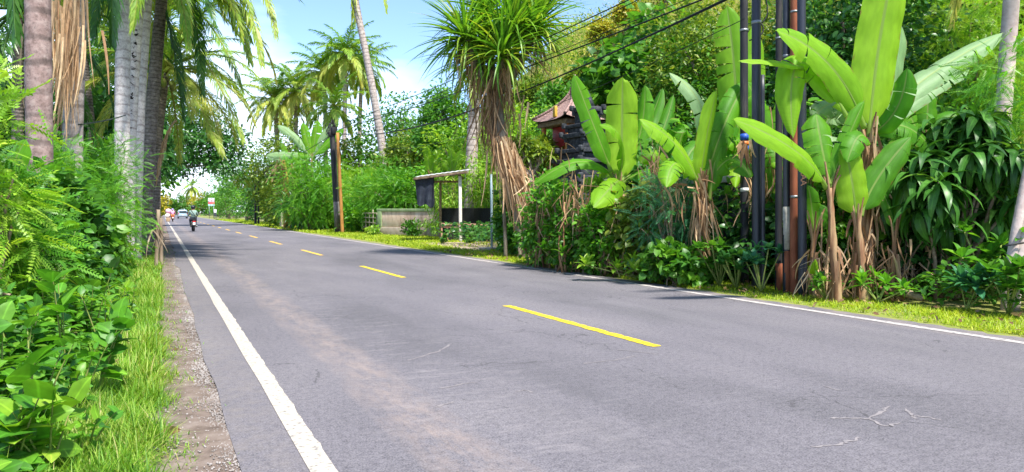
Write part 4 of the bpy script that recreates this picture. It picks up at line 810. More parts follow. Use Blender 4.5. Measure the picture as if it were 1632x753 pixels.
def cloth(name, label, corners, wave, mat, parent=None, cat=None):
    a, b, c, d = map(np.asarray, corners); s = np.linspace(0, 1, 20); r_ = np.linspace(0, 1, 14); S_, R_ = np.meshgrid(s, r_, indexing='ij'); g = (a[None, None] * ((1 - S_) * (1 - R_))[..., None] + b * (S_ * (1 - R_))[..., None] + c * (S_ * R_)[..., None] + d * ((1 - S_) * R_)[..., None])
    g = g + FW * (wave * R_ * np.sin(S_ * 13 + R_ * 3))[..., None] - np.array((0, 0, 1.)) * (wave * .9 * R_ * np.sin(S_ * 9.5))[..., None]; mb = MB(); mb.grid(g, 20, 14); mb.grid(g + FW * .012, 20, 14); o = mb.build(name, mat, parent, True)
    return tag(o, label, cat)
cloth('tarpaulin', 'black tarpaulin sheet hanging from the shelter roof', (V(661, 284, -.2), V(692, 282, -.2), V(691.5, 330, -.1), V(665, 326, -.1)), .07, TARP, None, 'tarpaulin')
mb = MB(); mb.tube(bez(V(691, 284, -.2), V(691, 310, -.2), V(693, 335, -.2), 8), .02, 5); tag(mb.build('rope', CABLE, None, True), 'dark strap hanging beside the black tarpaulin', 'strap')
t = thing('bench', B(740, 33.2), 'long plank bench with diagonal braces in the shelter', 'bench'); PLANK = noise_mat('bench plank', [(.24, .10, .06), (.42, .24, .16), (.52, .38, .28)], 6, .8, stretch=(.3, 1, 1))
z0 = V(0, 357)[2]
bar(t, 'seat', V(703, 358, -.25), V(783, 359, -.25), .07, PLANK); bar(t, 'seat', V(703, 357, .05), V(783, 358, .05), .07, PLANK); bar(t, 'seat', V(703, 357, .35), V(783, 358, .35), .07, PLANK); bar(t, 'rail', V(704, 362, -.22), V(783, 363, -.22), .05, PLANK)
for x, dd in ((704, 0.1), (713, -.2), (782, -.2), (776, .3)): bar(t, 'leg', gz(V(x, 385, dd)), V(x, 358.5, dd), .07, PLANK)
bar(t, 'brace', V(714, 374, -.2), V(722, 361, -.2), .05, PLANK)
# little red flowers, thin pole with base
def pot(label, px_, py, d): pass
t = thing('red_flowers', G(573, 363), 'clump of bright red flowers before the bamboo fence', 'flowers'); mb = MB(); c = G(573, 363); q = c + rng.normal(size=(160, 3)) * (.2, .2, .14) + (0, 0, .32); leaves(mb, 'heart', q, q - c, .12); mb.build('petals', LM['red'], t); mb = MB(); q = c + rng.normal(size=(90, 3)) * (.24, .24, .1) + (0, 0, .12); leaves(mb, 'oval', q, q - c, .14); mb.build('leaves', LM['mid'], t)
b = G(784, 398); t = thing('signpost', gz(b, 0), 'thin blue grey metal post on a small concrete pad', 'post'); dd = float((b - ORG) @ FW); mb = MB(); mb.tube([gz(b, -.05), P(783, 278, dd)], .042, 12); mb.build('shaft', noise_mat('blue grey steel', [(.20, .30, .34), (.32, .43, .46), (.42, .5, .5)], 4, .5, stretch=(1, 1, .2)), t, True)
mb = MB(); mb.box(gz(b, .03), (.7, .6, .1), .3, .02); mb.build('pad', CONC, t)
sheet('path', 9.2, 12.6, np.linspace(24.0, 31.0, 16), -.012, noise_mat('bare dirt', [(.26, .19, .14), (.40, .30, .24), (.46, .37, .3)], 2.5, .95), .25, .25, 6, label='bare dirt patch in front of the shelter')

# ------------------------------------------------------------------ shrine behind the hedge
seed(34)
BRICK = noise_mat('orange brick', [(.40, .12, .04), (.62, .25, .09), (.68, .38, .17)], 5, .85, bscale=30); REDW = plain('red painted wood', (.42, .03, .025), .5); GOLD = plain('gilt trim', (.62, .40, .06), .4); LAVA = noise_mat('black lava stone', [(.018, .021, .027), (.042, .047, .056), (.10, .105, .115)], 9, .85, bscale=22, bump=.6)
def tilemat():
    m, n, l, out = mat_new('roof tile'); tc = n.new('ShaderNodeTexCoord'); sp = n.new('ShaderNodeSeparateXYZ'); l.new(tc.outputs['Object'], sp.inputs[0])
    br = n.new('ShaderNodeTexBrick'); br.inputs['Scale'].default_value = 5.0; br.inputs['Mortar Size'].default_value = .035; br.inputs['Color1'].default_value = (.34, .21, .19, 1); br.inputs['Color2'].default_value = (.46, .30, .27, 1); br.inputs['Mortar'].default_value = (.09, .06, .055, 1); br.inputs['Brick Width'].default_value = .55; br.inputs['Row Height'].default_value = .4
    at_ = n.new('ShaderNodeAttribute'); at_.attribute_name = 'luv'; l.new(at_.outputs['Vector'], br.inputs['Vector']); p = n.new('ShaderNodeBsdfPrincipled'); p.inputs['Roughness'].default_value = .8; l.new(br.outputs['Color'], p.inputs['Base Color']); b = n.new('ShaderNodeBump'); b.inputs['Strength'].default_value = .6; b.inputs['Distance'].default_value = .03; l.new(br.outputs['Fac'], b.inputs['Height']); b.invert = True; l.new(b.outputs[0], p.inputs['Normal']); l.new(p.outputs[0], out.inputs[0]); return m
TILE = tilemat(); d = 24.0; k = d / F; C0 = B(916, d); zt, ze = (338 - 142) * k + EYE, (338 - 196) * k + EYE; hw = 50 * k; rz = YAW * -1 + rad(28)
t = thing('shrine_pavilion', C0, 'small brick shrine with curved pointed tile roof behind the hedge', 'shrine'); mb = MB(); s = np.linspace(0, 1, 12); prof = hw * ((1 - s) ** 1.7 * .92 + .08); zz = ze + (zt - ze) * s
cr = np.array([(math.cos(a) * 1.414, math.sin(a) * 1.414) for a in np.array((.25, .75, 1.25, 1.75)) * math.pi + rz])
for i in range(4):
    a, b = cr[i], cr[(i + 1) % 4]; f = np.linspace(0, 1, 9); e = a + (b - a) * f[:, None]; lift = .10 * (np.abs(f - .5) * 2) ** 3
    g = np.stack([np.concatenate((C0[:2] + e * r_, (z + lift * (1 - q) ** 2)[:, None] if False else np.full((9, 1), z) + (lift * (1 - q) ** 2)[:, None]), 1) for r_, z, q in zip(prof, zz, s)])
    uv = np.stack((np.tile((f - .5), 12) * np.repeat(prof, 9) * 2, np.repeat(s * 1.5, 9)), 1); mb.grid(g, 12, 9, uv=uv)
g2 = np.stack([np.array((*(C0[:2] + c * hw * .97), ze - .01)) for c in cr]); mb.add(g2, [np.array([(0, 1, 2, 3)])]); mb.build('roof', TILE, t, True)
for c in cr:
    mb = MB(); mb.tube(np.stack([np.array((*(C0[:2] + c * r_), z + .03 + .1 * (1 - q) ** 2)) for r_, z, q in zip(prof, zz, s)]), .05, 7); mb.build('roof_ridge', TILE, t, True)
mb = MB(); mb.tube([(C0[0], C0[1], zt - .05), (C0[0], C0[1], zt + .12), (C0[0], C0[1], zt + .2), (C0[0], C0[1], zt + .42)], [.11, .13, .07, .02], 10); mb.build('finial', TILE, t, True)
mb = MB(); mb.box(C0 + (0, 0, ze - .08), (hw * 1.75, hw * 1.75, .14), rz, .015); mb.build('eave_beam', BARK['twig'], t)
mb = MB(); mb.box(C0 + (0, 0, ze - .62), (hw * 1.05, hw * 1.05, .95), rz, .02); mb.build('wall', REDW, t)
for i in range(4):
    mb = MB(); mb.box(C0 + (*(cr[i] * hw * .72), ze - .7), (.12, .12, 1.1), rz, .01); mb.build('post', BRICK, t)
for i, (w_, h_) in enumerate(((1.25, .12), (1.12, .14), (1.34, .12), (1.2, .5), (1.4, .14), (1.3, 1.2))):
    mb = MB(); z = ze - 1.1 - .16 * min(i, 2) - (.3 if i >= 3 else 0) - (.33 if i >= 4 else 0) - (.65 if i >= 5 else 0); mb.box(C0 + (0, 0, z), (hw * w_, hw * w_, h_), rz, .015); mb.build('brick_course', BRICK, t)
mb = MB(); mb.box(C0 + (*((cr[0] + cr[3]) * 0 + nrm(-R3 - FW)[:2] * hw * .95), ze + .25), (.10, .16, .34), rz, .03); mb.build('gilt_ornament', GOLD, t)
d = 22.2; k = d / F; C1 = B(936, d); t = thing('stone_shrine', C1, 'black carved stone shrine tower behind the banana leaves', 'shrine'); z_of = lambda y: (338 - y) * k + EYE
for (y0, y1, w_) in ((345, 300, 80), (300, 288, 92), (288, 281, 74), (281, 262, 64), (262, 255, 78), (255, 246, 60), (246, 239, 70), (239, 222, 48), (222, 214, 60), (214, 206, 46), (206, 200, 54), (200, 180, 30), (180, 172, 36)):
    mb = MB(); mb.box(np.array((*C1[:2], (z_of(y0) + z_of(y1)) / 2)), (w_ * k, w_ * k, (y0 - y1) * k - .004), rz, .02)
    for a_ in cr: mb.box(np.array((*(C1[:2] + a_ * w_ * k * .5), z_of(y1) - .02)), (.13, .13, .16), rz + .4, .03)
    mb.build('stone_tier', LAVA, t)
mb = MB(); mb.tube([(C1[0], C1[1], z_of(172)), (C1[0], C1[1], z_of(160)), (C1[0], C1[1], z_of(146))], [.22, .14, .03], 8); mb.build('spire', LAVA, t)
# dark garden wall running behind the hedge
a, b = P(1040, 290, 17.2), P(1180, 290, 14.6); mb = MB(); u = nrm((b - a) * (1, 1, 0)); ang = math.atan2(u[1], u[0]); c = (a + b) / 2; t = thing('garden_wall', gz(c, 0), 'dark stone wall with grey cap behind the middle banana plant', 'wall')
mb.box(gz(c, .92), (np.linalg.norm(b - a), .2, 1.84), ang, .01); mb.build('wall_panel', LAVA, t); mb = MB(); mb.box(gz(c, 1.93), (np.linalg.norm(b - a) + .1, .34, .13), ang, .02); mb.build('coping', CONC, t)
# ------------------------------------------------------------------ pandanus
seed(41)
d = 22.0; t = thing('pandanus_tree', B(842, d), 'pandanus tree with spiky crown and long skirt of dead leaves', 'tree')
mb = MB(); tp = [B(842, d) - (0, 0, .2), P(838, 380, d), P(822, 310, d), P(800, 240, d), P(790, 170, d), P(790, 110, d)]; s = np.linspace(0, 5, 24); tp = np.stack([np.interp(s, np.arange(6), np.array(tp)[:, j]) for j in range(3)], 1)
for _ in range(3): tp[1:-1] = (tp[:-2] + 2 * tp[1:-1] + tp[2:]) / 4
mb.tube(tp, np.linspace(.26, .17, 24), 12, jit=.05)
heads = [(742, 62, 21.6, -.5), (775, 20, 22.3, -.15), (818, 45, 21.5, .1), (852, 48, 22.0, .5), (800, 88, 21.2, 0), (765, 95, 22.4, -.3), (838, 15, 22.8, .3)]
for x, y, dd, l_ in heads: mb.tube(bez(P(790, 150, d), P((790 + x) / 2, 130, d), P(x, y, dd), 8), np.linspace(.15, .09, 8), 8)
mb.build('trunk', BARK['tree'], t, True)
panm = leaf_mat('pandanus leaf', [(.045, .15, .016), (.10, .26, .02), (.18, .34, .025), (.45, .45, .05)], .42, .4, .5)
for i, (x, y, dd, l_) in enumerate(heads):
    mb = MB(); rosette(mb, T_SWORD, P(x, y, dd), 90, 1.85, .085, (1.55, -.15), R3 * l_ + (0, 0, 1), tone=.45); rosette(mb, strap(7, 1.0, .8, .2, 0, .03), P(x, y + 6, dd), 34, 1.7, .08, (.6, -.7), R3 * l_ * .5 + (0, 0, 1), tone=.62); mb.build('leaf_head', panm, t)
for i, (x, y, dd, l_) in enumerate(heads):
    mb = MB(); strands(mb, 34, P(x, y + 26, dd), (.15, .15, .15), .8, .045, R3 * l_ * .4 + (0, 0, -1), .3); mb.build('dead_leaf_skirt', LM['dry'], t)
mb = MB(); strands(mb, 190, P(788, 140, d), (.36, .3, .35), 1.25, .045, (0, 0, -1), .16); strands(mb, 80, P(785, 205, d), (.22, .22, .3), 1.1, .04, (0, 0, -1), .14); mb.build('dead_leaf_skirt', LM['dry'], t)
mb = MB()
for i in range(260):
    f = rng.random(); a = np.array(P(798 + 30 * f + 9 * rng.normal(), 215 + 85 * f, d - .3 + .2 * rng.normal())); l = .8 + .9 * rng.random(); e = a + R3 * (.28 + .14 * rng.normal()) * l * .8 + np.array((0, 0, -l))
    ribbon(mb, bez(a, (a + e) / 2 + rng.normal(size=3) * .06, e, 6), .03 + .025 * rng.random(), rand_dir(1)[0])
mb.build('dead_leaf_skirt', LM['straw'], t)
for i, (x, x1) in enumerate(((806, 790), (828, 822), (858, 850))):
    mb = MB(); a = B(x, 22 - .3 * i); mb.tube(bez(a - (0, 0, .1), a + (0, 0, .6), P(x1 + 12, 320, d), 8), np.linspace(.06, .05, 8), 8); mb.build('prop_root', BARK['tree'], t, True)

# ------------------------------------------------------------------ banana plants
UF = lambda up=.3, rt=0.0: -FW + UP * up + R3 * rt
def bplant(label, base_px, d, top, group='banana plants along the far roadside', r=.11, strips=16):
    b = B(base_px, d); t = thing('banana_plant', b, label, 'banana plant', group); mb = MB(); banana_stem(mb, b, top, r, r * .65, strips); mb.build('stem', BARK['pseudo'], t, True); return t
def bl(t, b, c, e, w, nh, tears=3, tone=.5, mat='banana', label=None, **kw): return banana_leaf(bez(P(*b), P(*c), P(*e), 16), w, nh, tears=tears, tone=tone, mat=mat, parent=t, label=label, **kw)
seed(42)
t = bplant('banana plant before the black shrine, with broad upright leaves', 985, 17, P(985, 300, 17)); D = 17
bl(t, (988, 300, D), (992, 220, D + .3), (992, 122, D), .78, UF(.1), 1, .95, fold=.1); bl(t, (975, 275, D), (950, 210, D), (914, 118, D - .4), .56, UF(.3, .5), 3, .35)
bl(t, (985, 290, D), (1030, 230, D + .5), (1028, 135, D + .5), .5, UF(.2, -.5), 2, .3, fold=.3); bl(t, (990, 290, D), (1030, 215, D + .8), (1056, 140, D + 1), .42, UF(.2, -.8), 3, .2); bl(t, (985, 290, D), (1050, 260, D + .5), (1074, 150, D + .9), .4, UF(.2), 3, .15)
bl(t, (980, 285, D), (935, 225, D - .8), (850, 295, D - .6), .42, UF(1.2), 4, .4); bl(t, (985, 300, D), (1000, 265, D - 1.2), (945, 332, D - 2), .55, UF(1.0, .3), 4, .75, 'banana'); bl(t, (985, 290, D), (1010, 200, D - .5), (955, 200, D - 1.2), .45, UF(1, .5), 3, .7)
bl(t, (990, 295, D), (1050, 240, D - .3), (1085, 330, D - .4), .5, UF(1), 6, .3)
t = bplant('banana plant with brown dry skirt, midway to the pole cluster', 1120, 13.6, P(1122, 300, 13.6)); D = 13.6
bl(t, (1116, 305, D), (1118, 240, D - .2), (1143, 142, D - .1), .36, UF(.2, .4), 1, .95, fold=.45); bl(t, (1130, 320, D - .1), (1140, 250, D), (1152, 180, D + .3), .38, UF(.2, -.5), 2, .3, fold=.4)
bl(t, (1116, 300, D), (1085, 215, D - .4), (1018, 190, D - .5), .5, UF(.9, .4), 4, .8); bl(t, (1116, 300, D), (1070, 220, D - .3), (1062, 300, D - .8), .42, UF(.8), 7, .7); bl(t, (1122, 300, D), (1150, 190, D), (1190, 130, D + .6), .5, UF(.2, .2), 3, .25)
bl(t, (1122, 290, D), (1150, 160, D + .2), (1066, 116, D + .3), .4, UF(.9, .2), 2, .7, 'pale'); bl(t, (1125, 300, D), (1170, 215, D), (1196, 285, D - .6), .44, UF(1), 6, .35); bl(t, (1122, 300, D), (1160, 230, D + .5), (1165, 160, D + 1.0), .5, UF(.3), 4, .1)
mb = MB(); strands(mb, 60, P(1118, 320, 13.5), (.07, .07, .3), .7, .04, (0, 0, -1), .22); strands(mb, 26, P(1085, 300, 13.5), (.2, .15, .12), .6, .035, (.3, 0, -.6), .5); mb.build('dead_leaf', LM['dry'], t)
t = bplant('tall banana plant with very long upright leaves behind the first pole', 1172, 15.8, P(1168, 300, 15.8), r=.13); D = 15.8
bl(t, (1175, 260, D), (1178, 140, D), (1158, 8, D), .80, UF(.1, -.2), 4, .7, fold=.15); bl(t, (1180, 260, D), (1205, 150, D), (1202, 40, D), .6, UF(.1), 3, .8); bl(t, (1175, 270, D), (1110, 190, D), (1090, 270, D - .5), .5, UF(1), 5, .2); bl(t, (1180, 280, D), (1215, 160, D), (1240, 260, D), .5, UF(1), 5, .4)
t = bplant('largest banana plant, its huge leaf reaching out of the frame', 1384, 11.6, P(1384, 220, 11.6), r=.13, strips=20); D = 11.6
bl(t, (1385, 225, D), (1392, 90, D + .1), (1424, -50, D - .1), .68, UF(.1, .1), 0, .97, fold=.12); bl(t, (1392, 225, D + .3), (1420, 110, D + .4), (1432, 35, D + .5), .5, UF(.1), 0, .4, 'pale')
bl(t, (1378, 205, D - .2), (1340, 85, D - .5), (1236, 48, D - .9), .54, UF(.55, -.35), 2, .82, fold=.18); bl(t, (1372, 225, D - .3), (1240, -25, D - .5), (1264, 222, D - .5), .46, UF(.5), 2, .78); bl(t, (1280, 108, D - .5), (1220, 92, D - .7), (1176, 98, D - .9), .24, UF(1.4), 1, .9, pet=.02)
bl(t, (1385, 215, D), (1440, 190, D - .4), (1446, 108, D - .5), .36, UF(.1, -.7), 3, .1, fold=.5); bl(t, (1390, 210, D + .4), (1440, 130, D + .7), (1600, 52, D + 1.2), .50, UF(1.0, .0), 5, .6, 'pale', fold=.3, droop=.5); bl(t, (1388, 210, D + .3), (1470, 140, D + .7), (1545, 105, D + 1), .42, UF(1.2), 6, .4, 'pale')
bl(t, (1380, 220, D + .4), (1335, 130, D + .7), (1296, 190, D + .6), .5, UF(1), 8, .4, 'pale'); bl(t, (1385, 230, D - .3), (1370, 190, D - .6), (1350, 260, D - .7), .36, UF(.8), 4, .3); bl(t, (1385, 225, D), (1440, 160, D - .2), (1500, 260, D), .45, UF(1), 6, .25)
mb = MB(); strands(mb, 40, P(1386, 260, 11.5), (.08, .08, .3), .8, .045, (0, 0, -1), .2); mb.build('dead_leaf', LM['dry'], t)
t = bplant('young banana plant with a broad glowing leaf beside the red pole', 1376, 11.2, P(1366, 350, 11.2), r=.085); D = 11.2
bl(t, (1364, 350, D), (1362, 300, D - .1), (1346, 229, D - .1), .50, UF(.05), 0, .93, fold=.12); bl(t, (1372, 345, D), (1385, 290, D), (1452, 218, D + .1), .44, UF(.25, -.3), 1, .25, fold=.2)
t = bplant('thin banana plant whose leaf crosses in front of the poles', 1338, 11.1, P(1322, 300, 11.1), r=.075, strips=10); D = 11.1
bl(t, (1318, 300, D), (1290, 235, D - .5), (1168, 190, D - .9), .42, UF(.7, -.2), 3, .75, fold=.2); bl(t, (1322, 295, D), (1310, 240, D), (1300, 180, D + .2), .5, UF(.4), 5, .35); bl(t, (1322, 300, D), (1345, 230, D), (1378, 160, D + .1), .3, UF(.3, .3), 2, .3, fold=.4)
t = bplant('small dark leaved banana sucker right of the glowing leaf', 1424, 11.3, P(1426, 368, 11.3), r=.05, strips=5); D = 11.3
bl(t, (1426, 372, D), (1422, 330, D), (1400, 296, D), .24, UF(.3, .4), 0, .15, fold=.3); bl(t, (1426, 372, D), (1432, 330, D), (1450, 280, D), .22, UF(.3, -.4), 0, .3, fold=.4); bl(t, (1426, 372, D), (1445, 330, D + .2), (1470, 330, D), .2, UF(.8), 0, .15)
t = bplant('banana sucker half hidden behind the last black pole', 1297, 12, P(1297, 370, 12), r=.06, strips=6); D = 12
bl(t, (1297, 372, D), (1296, 335, D), (1288, 296, D), .34, UF(.2), 1, .25); bl(t, (1297, 372, D), (1308, 335, D), (1318, 330, D), .26, UF(.6), 1, .15); bl(t, (1300, 440, D - .4), (1298, 425, D - .5), (1296, 418, D - .6), .2, UF(.2), 0, .95)
t = bplant('shaded banana plant behind the pole cluster', 1225, 14.5, P(1232, 250, 14.5), r=.09); D = 14.5
for e, m in (((1190, 130, D), (1215, 170, D)), ((1275, 130, D), (1250, 160, D)), ((1170, 250, D), (1200, 180, D)), ((1300, 260, D), (1270, 180, D)), ((1240, 330, D - .3), (1235, 200, D - .3))): bl(t, (1232, 250, D), (*m,), (*e,), .45, UF(.6), 6, .2 + .3 * rng.random())
mb = MB(); strands(mb, 30, P(1228, 270, 14.3), (.2, .15, .2), .8, .05, (0, 0, -1), .3); mb.build('dead_leaf', LM['dry'], t)
seed(43)
def ragged(label, px_, d, sy, tips, w=.42, r=.08):
    t = bplant(label, px_, d, P(px_, sy, d), r=r, strips=8)
    for x, y, up_, mt in tips: bl(t, (px_, sy, d), ((px_ + x) / 2, min(sy, y) - up_, d + .2 * rng.normal()), (x, y, d - .3 + .3 * rng.normal()), w * (.8 + .4 * rng.random()), UF(.7, .3 * rng.normal()), int(5 + 6 * rng.random()), .3 + .65 * rng.random(), mt, fold=.3 + .3 * rng.random(), droop=.7)
    mb = MB(); strands(mb, 24, P(px_, sy + 14, d), (.1, .1, .2), .6, .035, (0, 0, -1), .3); mb.build('dead_leaf', LM['dry'], t); return t
ragged('ragged banana plant between the shrine and the dry skirted one', 1072, 15.6, 290, [(1020, 262, 40, 'banana'), (1040, 215, 10, 'banana'), (1098, 205, 10, 'banana'), (1120, 280, 60, 'banana'), (1062, 330, 60, 'pale'), (1085, 195, 5, 'banana')])
ragged('ragged pale leaved banana plant right behind the poles', 1300, 13.4, 240, [(1250, 215, 40, 'pale'), (1345, 200, 50, 'pale'), (1290, 165, 10, 'banana'), (1330, 300, 70, 'pale'), (1268, 300, 60, 'banana'), (1310, 160, 5, 'banana')])
ragged('torn dark banana plant left of the dracaena', 1445, 12.8, 290, [(1400, 250, 30, 'banana'), (1490, 230, 40, 'banana'), (1450, 200, 10, 'banana'), (1500, 300, 50, 'banana'), (1412, 330, 50, 'pale')])
ragged('torn banana plant low at the far right behind the leaning trunks', 1585, 13.6, 260, [(1530, 215, 30, 'banana'), (1560, 190, 15, 'pale'), (1630, 215, 30, 'banana'), (1640, 280, 40, 'banana'), (1545, 300, 40, 'banana')])
ragged('thin torn banana plant between the banded and glossy poles', 1200, 14.6, 255, [(1160, 235, 30, 'banana'), (1228, 205, 20, 'pale'), (1212, 180, 5, 'banana'), (1240, 270, 40, 'banana'), (1172, 300, 40, 'banana')], .36, .06)
t = bplant('shaded banana plant at the right among the dracaena leaves', 1480, 14, P(1475, 230, 14), r=.1); D = 14
for e, m in (((1440, 160, D), (1450, 190, D)), ((1540, 190, D), (1510, 170, D)), ((1420, 270, D), (1440, 200, D)), ((1545, 270, D), (1520, 200, D)), ((1480, 140, D), (1478, 190, D))): bl(t, (1475, 230, D), m, e, .45, UF(.7), 5, .2 + .5 * rng.random())
def farbanana(label, px_, d, ytop, leaves_, stem_y, tone=.5):
    t = bplant(label, px_, d, P(px_, stem_y, d), 'banana plants far along the roadside', r=.14, strips=4)
    for m, e, w, mt in leaves_: bl(t, (px_, stem_y, d), (*m, d), (*e, d), w, UF(.4), 3, tone + .25 * rng.random(), mt)
farbanana('banana plant with fanned leaves above the distant shrubs', 497, 58, 190, (((470, 215), (442, 200), .75, 'pale'), ((490, 225), (482, 196), .8, 'banana'), ((503, 220), (506, 192), .9, 'banana'), ((525, 225), (548, 205), .7, 'banana'), ((505, 225), (530, 198), .7, 'pale'), ((475, 240), (455, 262), .7, 'banana'), ((460, 245), (425, 248), .7, 'pale')), 252)
farbanana('distant banana plant with an orange dried trunk', 455, 62, 230, (((440, 245), (424, 250), .9, 'pale'), ((470, 250), (480, 262), .6, 'banana'), ((455, 245), (450, 230), .6, 'banana')), 258)
farbanana('pale banana plant behind the shelter roof', 686, 42, 230, (((683, 255), (678, 232), .5, 'banana'), ((692, 250), (702, 238), .5, 'banana'), ((700, 262), (716, 262), .5, 'banana')), 280, .8)
farbanana('pale banana leaves showing above the shelter roof edge', 722, 40, 230, (((720, 255), (718, 235), .45, 'banana'), ((728, 250), (738, 240), .45, 'banana'), ((712, 262), (705, 256), .4, 'banana')), 280, .8)
# dry orange trunk and flower of the distant banana
t = thing('dead_banana_stem', B(457, 60), 'orange dead banana trunk among the distant shrubs', 'dead plant'); mb = MB(); mb.tube([B(457, 60), P(456, 290, 60), P(452, 256, 60)], [.26, .24, .12], 9, jit=.08); mb.build('stem', RUSTO, t, True); mb = MB(); strands(mb, 40, P(452, 260, 60), (.3, .2, .4), 1.2, .16, (0, 0, -1), .4); mb.build('dead_leaf', LM['dry'], t)

# ------------------------------------------------------------------ dracaena, small leafy plants at the right edge
seed(44); b = B(1520, 11.6); t = thing('dracaena', b, 'large dark glossy dracaena bush with long drooping leaves', 'bush'); mb = MB(); sb = MB(); k = 11.6 / F
drac = leaf_mat('dracaena leaf', [(.025, .09, .014), (.05, .17, .02), (.09, .24, .03), (.20, .36, .05)], .28, .42, .4)
for i in range(62):
    a = rng.random() * 6.28; q = rng.random() ** .5; c = b + np.array((math.cos(a) * q * 1.0, math.sin(a) * q * .9, 1.15 + 1.55 * (rng.random() if q > .4 else .8 + .3 * rng.random()) * (1 - .25 * q))); rosette(mb, 'droop', c, 24, .62, .125, (.8, -1.3), (c - b) * (1, 1, .2) * .5 + (0, 0, .8), tone=.35 + .15 * rng.normal())
    sb.tube(bez(b + rng.normal(size=3) * (.15, .15, 0), b + (c - b) * (.4, .4, .6), c, 6), np.linspace(.035, .018, 6), 6)
mb.build('leaves', drac, t); sb.build('stem', BARK['twig'], t, True)
def rosplant(name, label, px_, d, h, n, L, w, mat, shape='lance', heads=5, sp=.2, cat='plant'):
    b = B(px_, d); t = thing(name, b, label, cat); mb = MB(); sb = MB()
    for i in range(heads):
        c = b + np.array((*(rng.normal(size=2) * sp), h * (.55 + .5 * rng.random()))); rosette(mb, TEM[shape][0], c, n, L, w, (1.3, -.3), tone=.5); sb.tube(bez(b, (b + c) / 2, c, 5), .012, 5)
    mb.build('leaves', LM[mat], t, True); sb.build('stem', BARK['stem'], t, True); return t
rosplant('broadleaf_plant', 'young blue green plant with paddle leaves below the dracaena', 1543, 10.0, .55, 12, .30, .12, 'teal', 'oval', 5, .16); rosplant('broadleaf_plant', 'leafy plant by the leaning trunks at the right edge', 1610, 9.6, .6, 12, .22, .13, 'mid', 'heart', 8, .25); rosplant('broadleaf_plant', 'bright plant between dracaena and leaning trunks', 1588, 10.6, 1.0, 10, .24, .12, 'vivid', 'oval', 6, .2)
rosplant('broadleaf_plant', 'spotted leaf plant at the foot of the glossy pole', 1214, 12.4, .7, 8, .17, .12, 'teal', 'heart', 9, .16); rosplant('broadleaf_plant', 'dark leafy plant at the foot of the banded pole', 1175, 12.9, .6, 8, .17, .12, 'deep', 'heart', 10, .2); rosplant('broadleaf_plant', 'pale rosette plant on the hedge below the frangipani', 893, 17.0, 1.0, 12, .36, .07, 'vivid', 'lance', 3, .1)
rosplant('broadleaf_plant', 'bright leafy weed at the hedge foot near the pandanus', 905, 16.6, .45, 12, .32, .08, 'vivid', 'lance', 9, .35); rosplant('broadleaf_plant', 'light green weed at the hedge foot under the blue green shrub', 1035, 14.4, .35, 12, .24, .10, 'lime', 'oval', 12, .4); rosplant('broadleaf_plant', 'fresh weed at the roadside right of the young banana', 1402, 10.9, .35, 9, .18, .08, 'vivid', 'oval', 6, .15)
rosplant('broadleaf_plant', 'dark weed against the foot of the dry skirted banana', 1148, 13.3, .7, 9, .16, .11, 'mid', 'heart', 12, .22); rosplant('broadleaf_plant', 'weeds at the foot of the thin banana plant', 1318, 11.3, .3, 9, .13, .07, 'mid', 'oval', 8, .2); rosplant('broadleaf_plant', 'bright weed beside the pandanus prop roots', 855, 19.5, .55, 10, .26, .1, 'vivid', 'oval', 8, .3)
# leaning trunks at the right edge, pale palm trunk
t = thing('leaning_trunk', B(1598, 10.4), 'pair of bare trunks leaning together at the right edge', 'tree')
for a, c, e, r in (((1603, 455), (1610, 390), (1650, 220), .075), ((1615, 445), (1622, 370), (1660, 270), .085)):
    mb = MB(); b0 = gz(P(*a, 10.3), -.1); mb.tube(bez(b0, P(*c, 10.3), P(*e, 10.3), 12), np.linspace(r, r * .7, 12), 10, jit=.05); mb.build('trunk', BARK['pale'], t, True)
mb = MB(); p = P(1616, 392, 10.2); mb.tube([p - R3 * .12, p + R3 * .14 + (0, 0, .04)], .012, 6); mb.build('tie', CABLE, t); mb = MB(); mb.box(P(1613, 447, 10.1), (.05, .05, .07), .2, .012); mb.build('blue_rag', BLUE, t)
mb = MB(); cs = cloud(mb, 'pinf', [(.75, .3, 3.2, .7, .7, .6)], 240, .26, B(1615, 10.4), cl=6); mb.build('crown', LM['vivid'], t)
seed(45)
palm('swollen pale palm trunk standing behind the pandanus', [B(748, 38), P(752, 240, 38), P(757, 150, 38), P(758, 118, 38)], .34, .2, 9, 2.4, ('frond', 'frondy'), 'palm', None, nuts=False)
palm('pale pinkish palm trunk rising at the right edge', [B(1592, 15.5) - (0, 0, .2), P(1596, 220, 15.5), P(1612, 0, 15.5), P(1622, -180, 15.5)], .17, .14, 14, 3.6, ('frond', 'frondy'), 'pale', None)
# ------------------------------------------------------------------ trees and shrubs on the far side
HG = 'shrubs grown into the far roadside hedge'
def hb(label, px_, d, wpx, ytop, n, size, mat, shape='oval', name='hedge_shrub', group=HG, **kw):
    k = d / F; return bush(name, label, B(px_, d), wpx * k * 1.15, (338 - ytop) * k + EYE, n, size, mat, shape, group, **kw)
seed(51)
hb('small leaved climber shrub beside the pandanus trunk', 862, 18.2, 55, 300, 1800, .11, 'vivid'); hb('bright green sprig topped shrub under the frangipani', 897, 17.2, 60, 285, 1900, .12, 'vivid'); hb('dark shrub below the black shrine', 935, 16.6, 75, 330, 2200, .11, 'mid'); hb('leafy shrub under the drooping pale banana leaf', 965, 15.9, 65, 330, 2000, .11, 'vivid')
hb('round leaved shrub around the brown dead stump', 1020, 15.6, 75, 300, 2000, .13, 'olive', 'heart'); hb('blue green feathery shrub with fine leaves', 1072, 14.3, 105, 288, 900, .24, 'teal', 'pinf', cl=7); hb('dark heart leaved shrub at the foot of the blue green one', 1085, 13.7, 80, 395, 900, .14, 'mid', 'heart'); hb('yellow green sprig shrub beside the shrine base', 962, 18, 50, 270, 1300, .13, 'lime', 'heart')
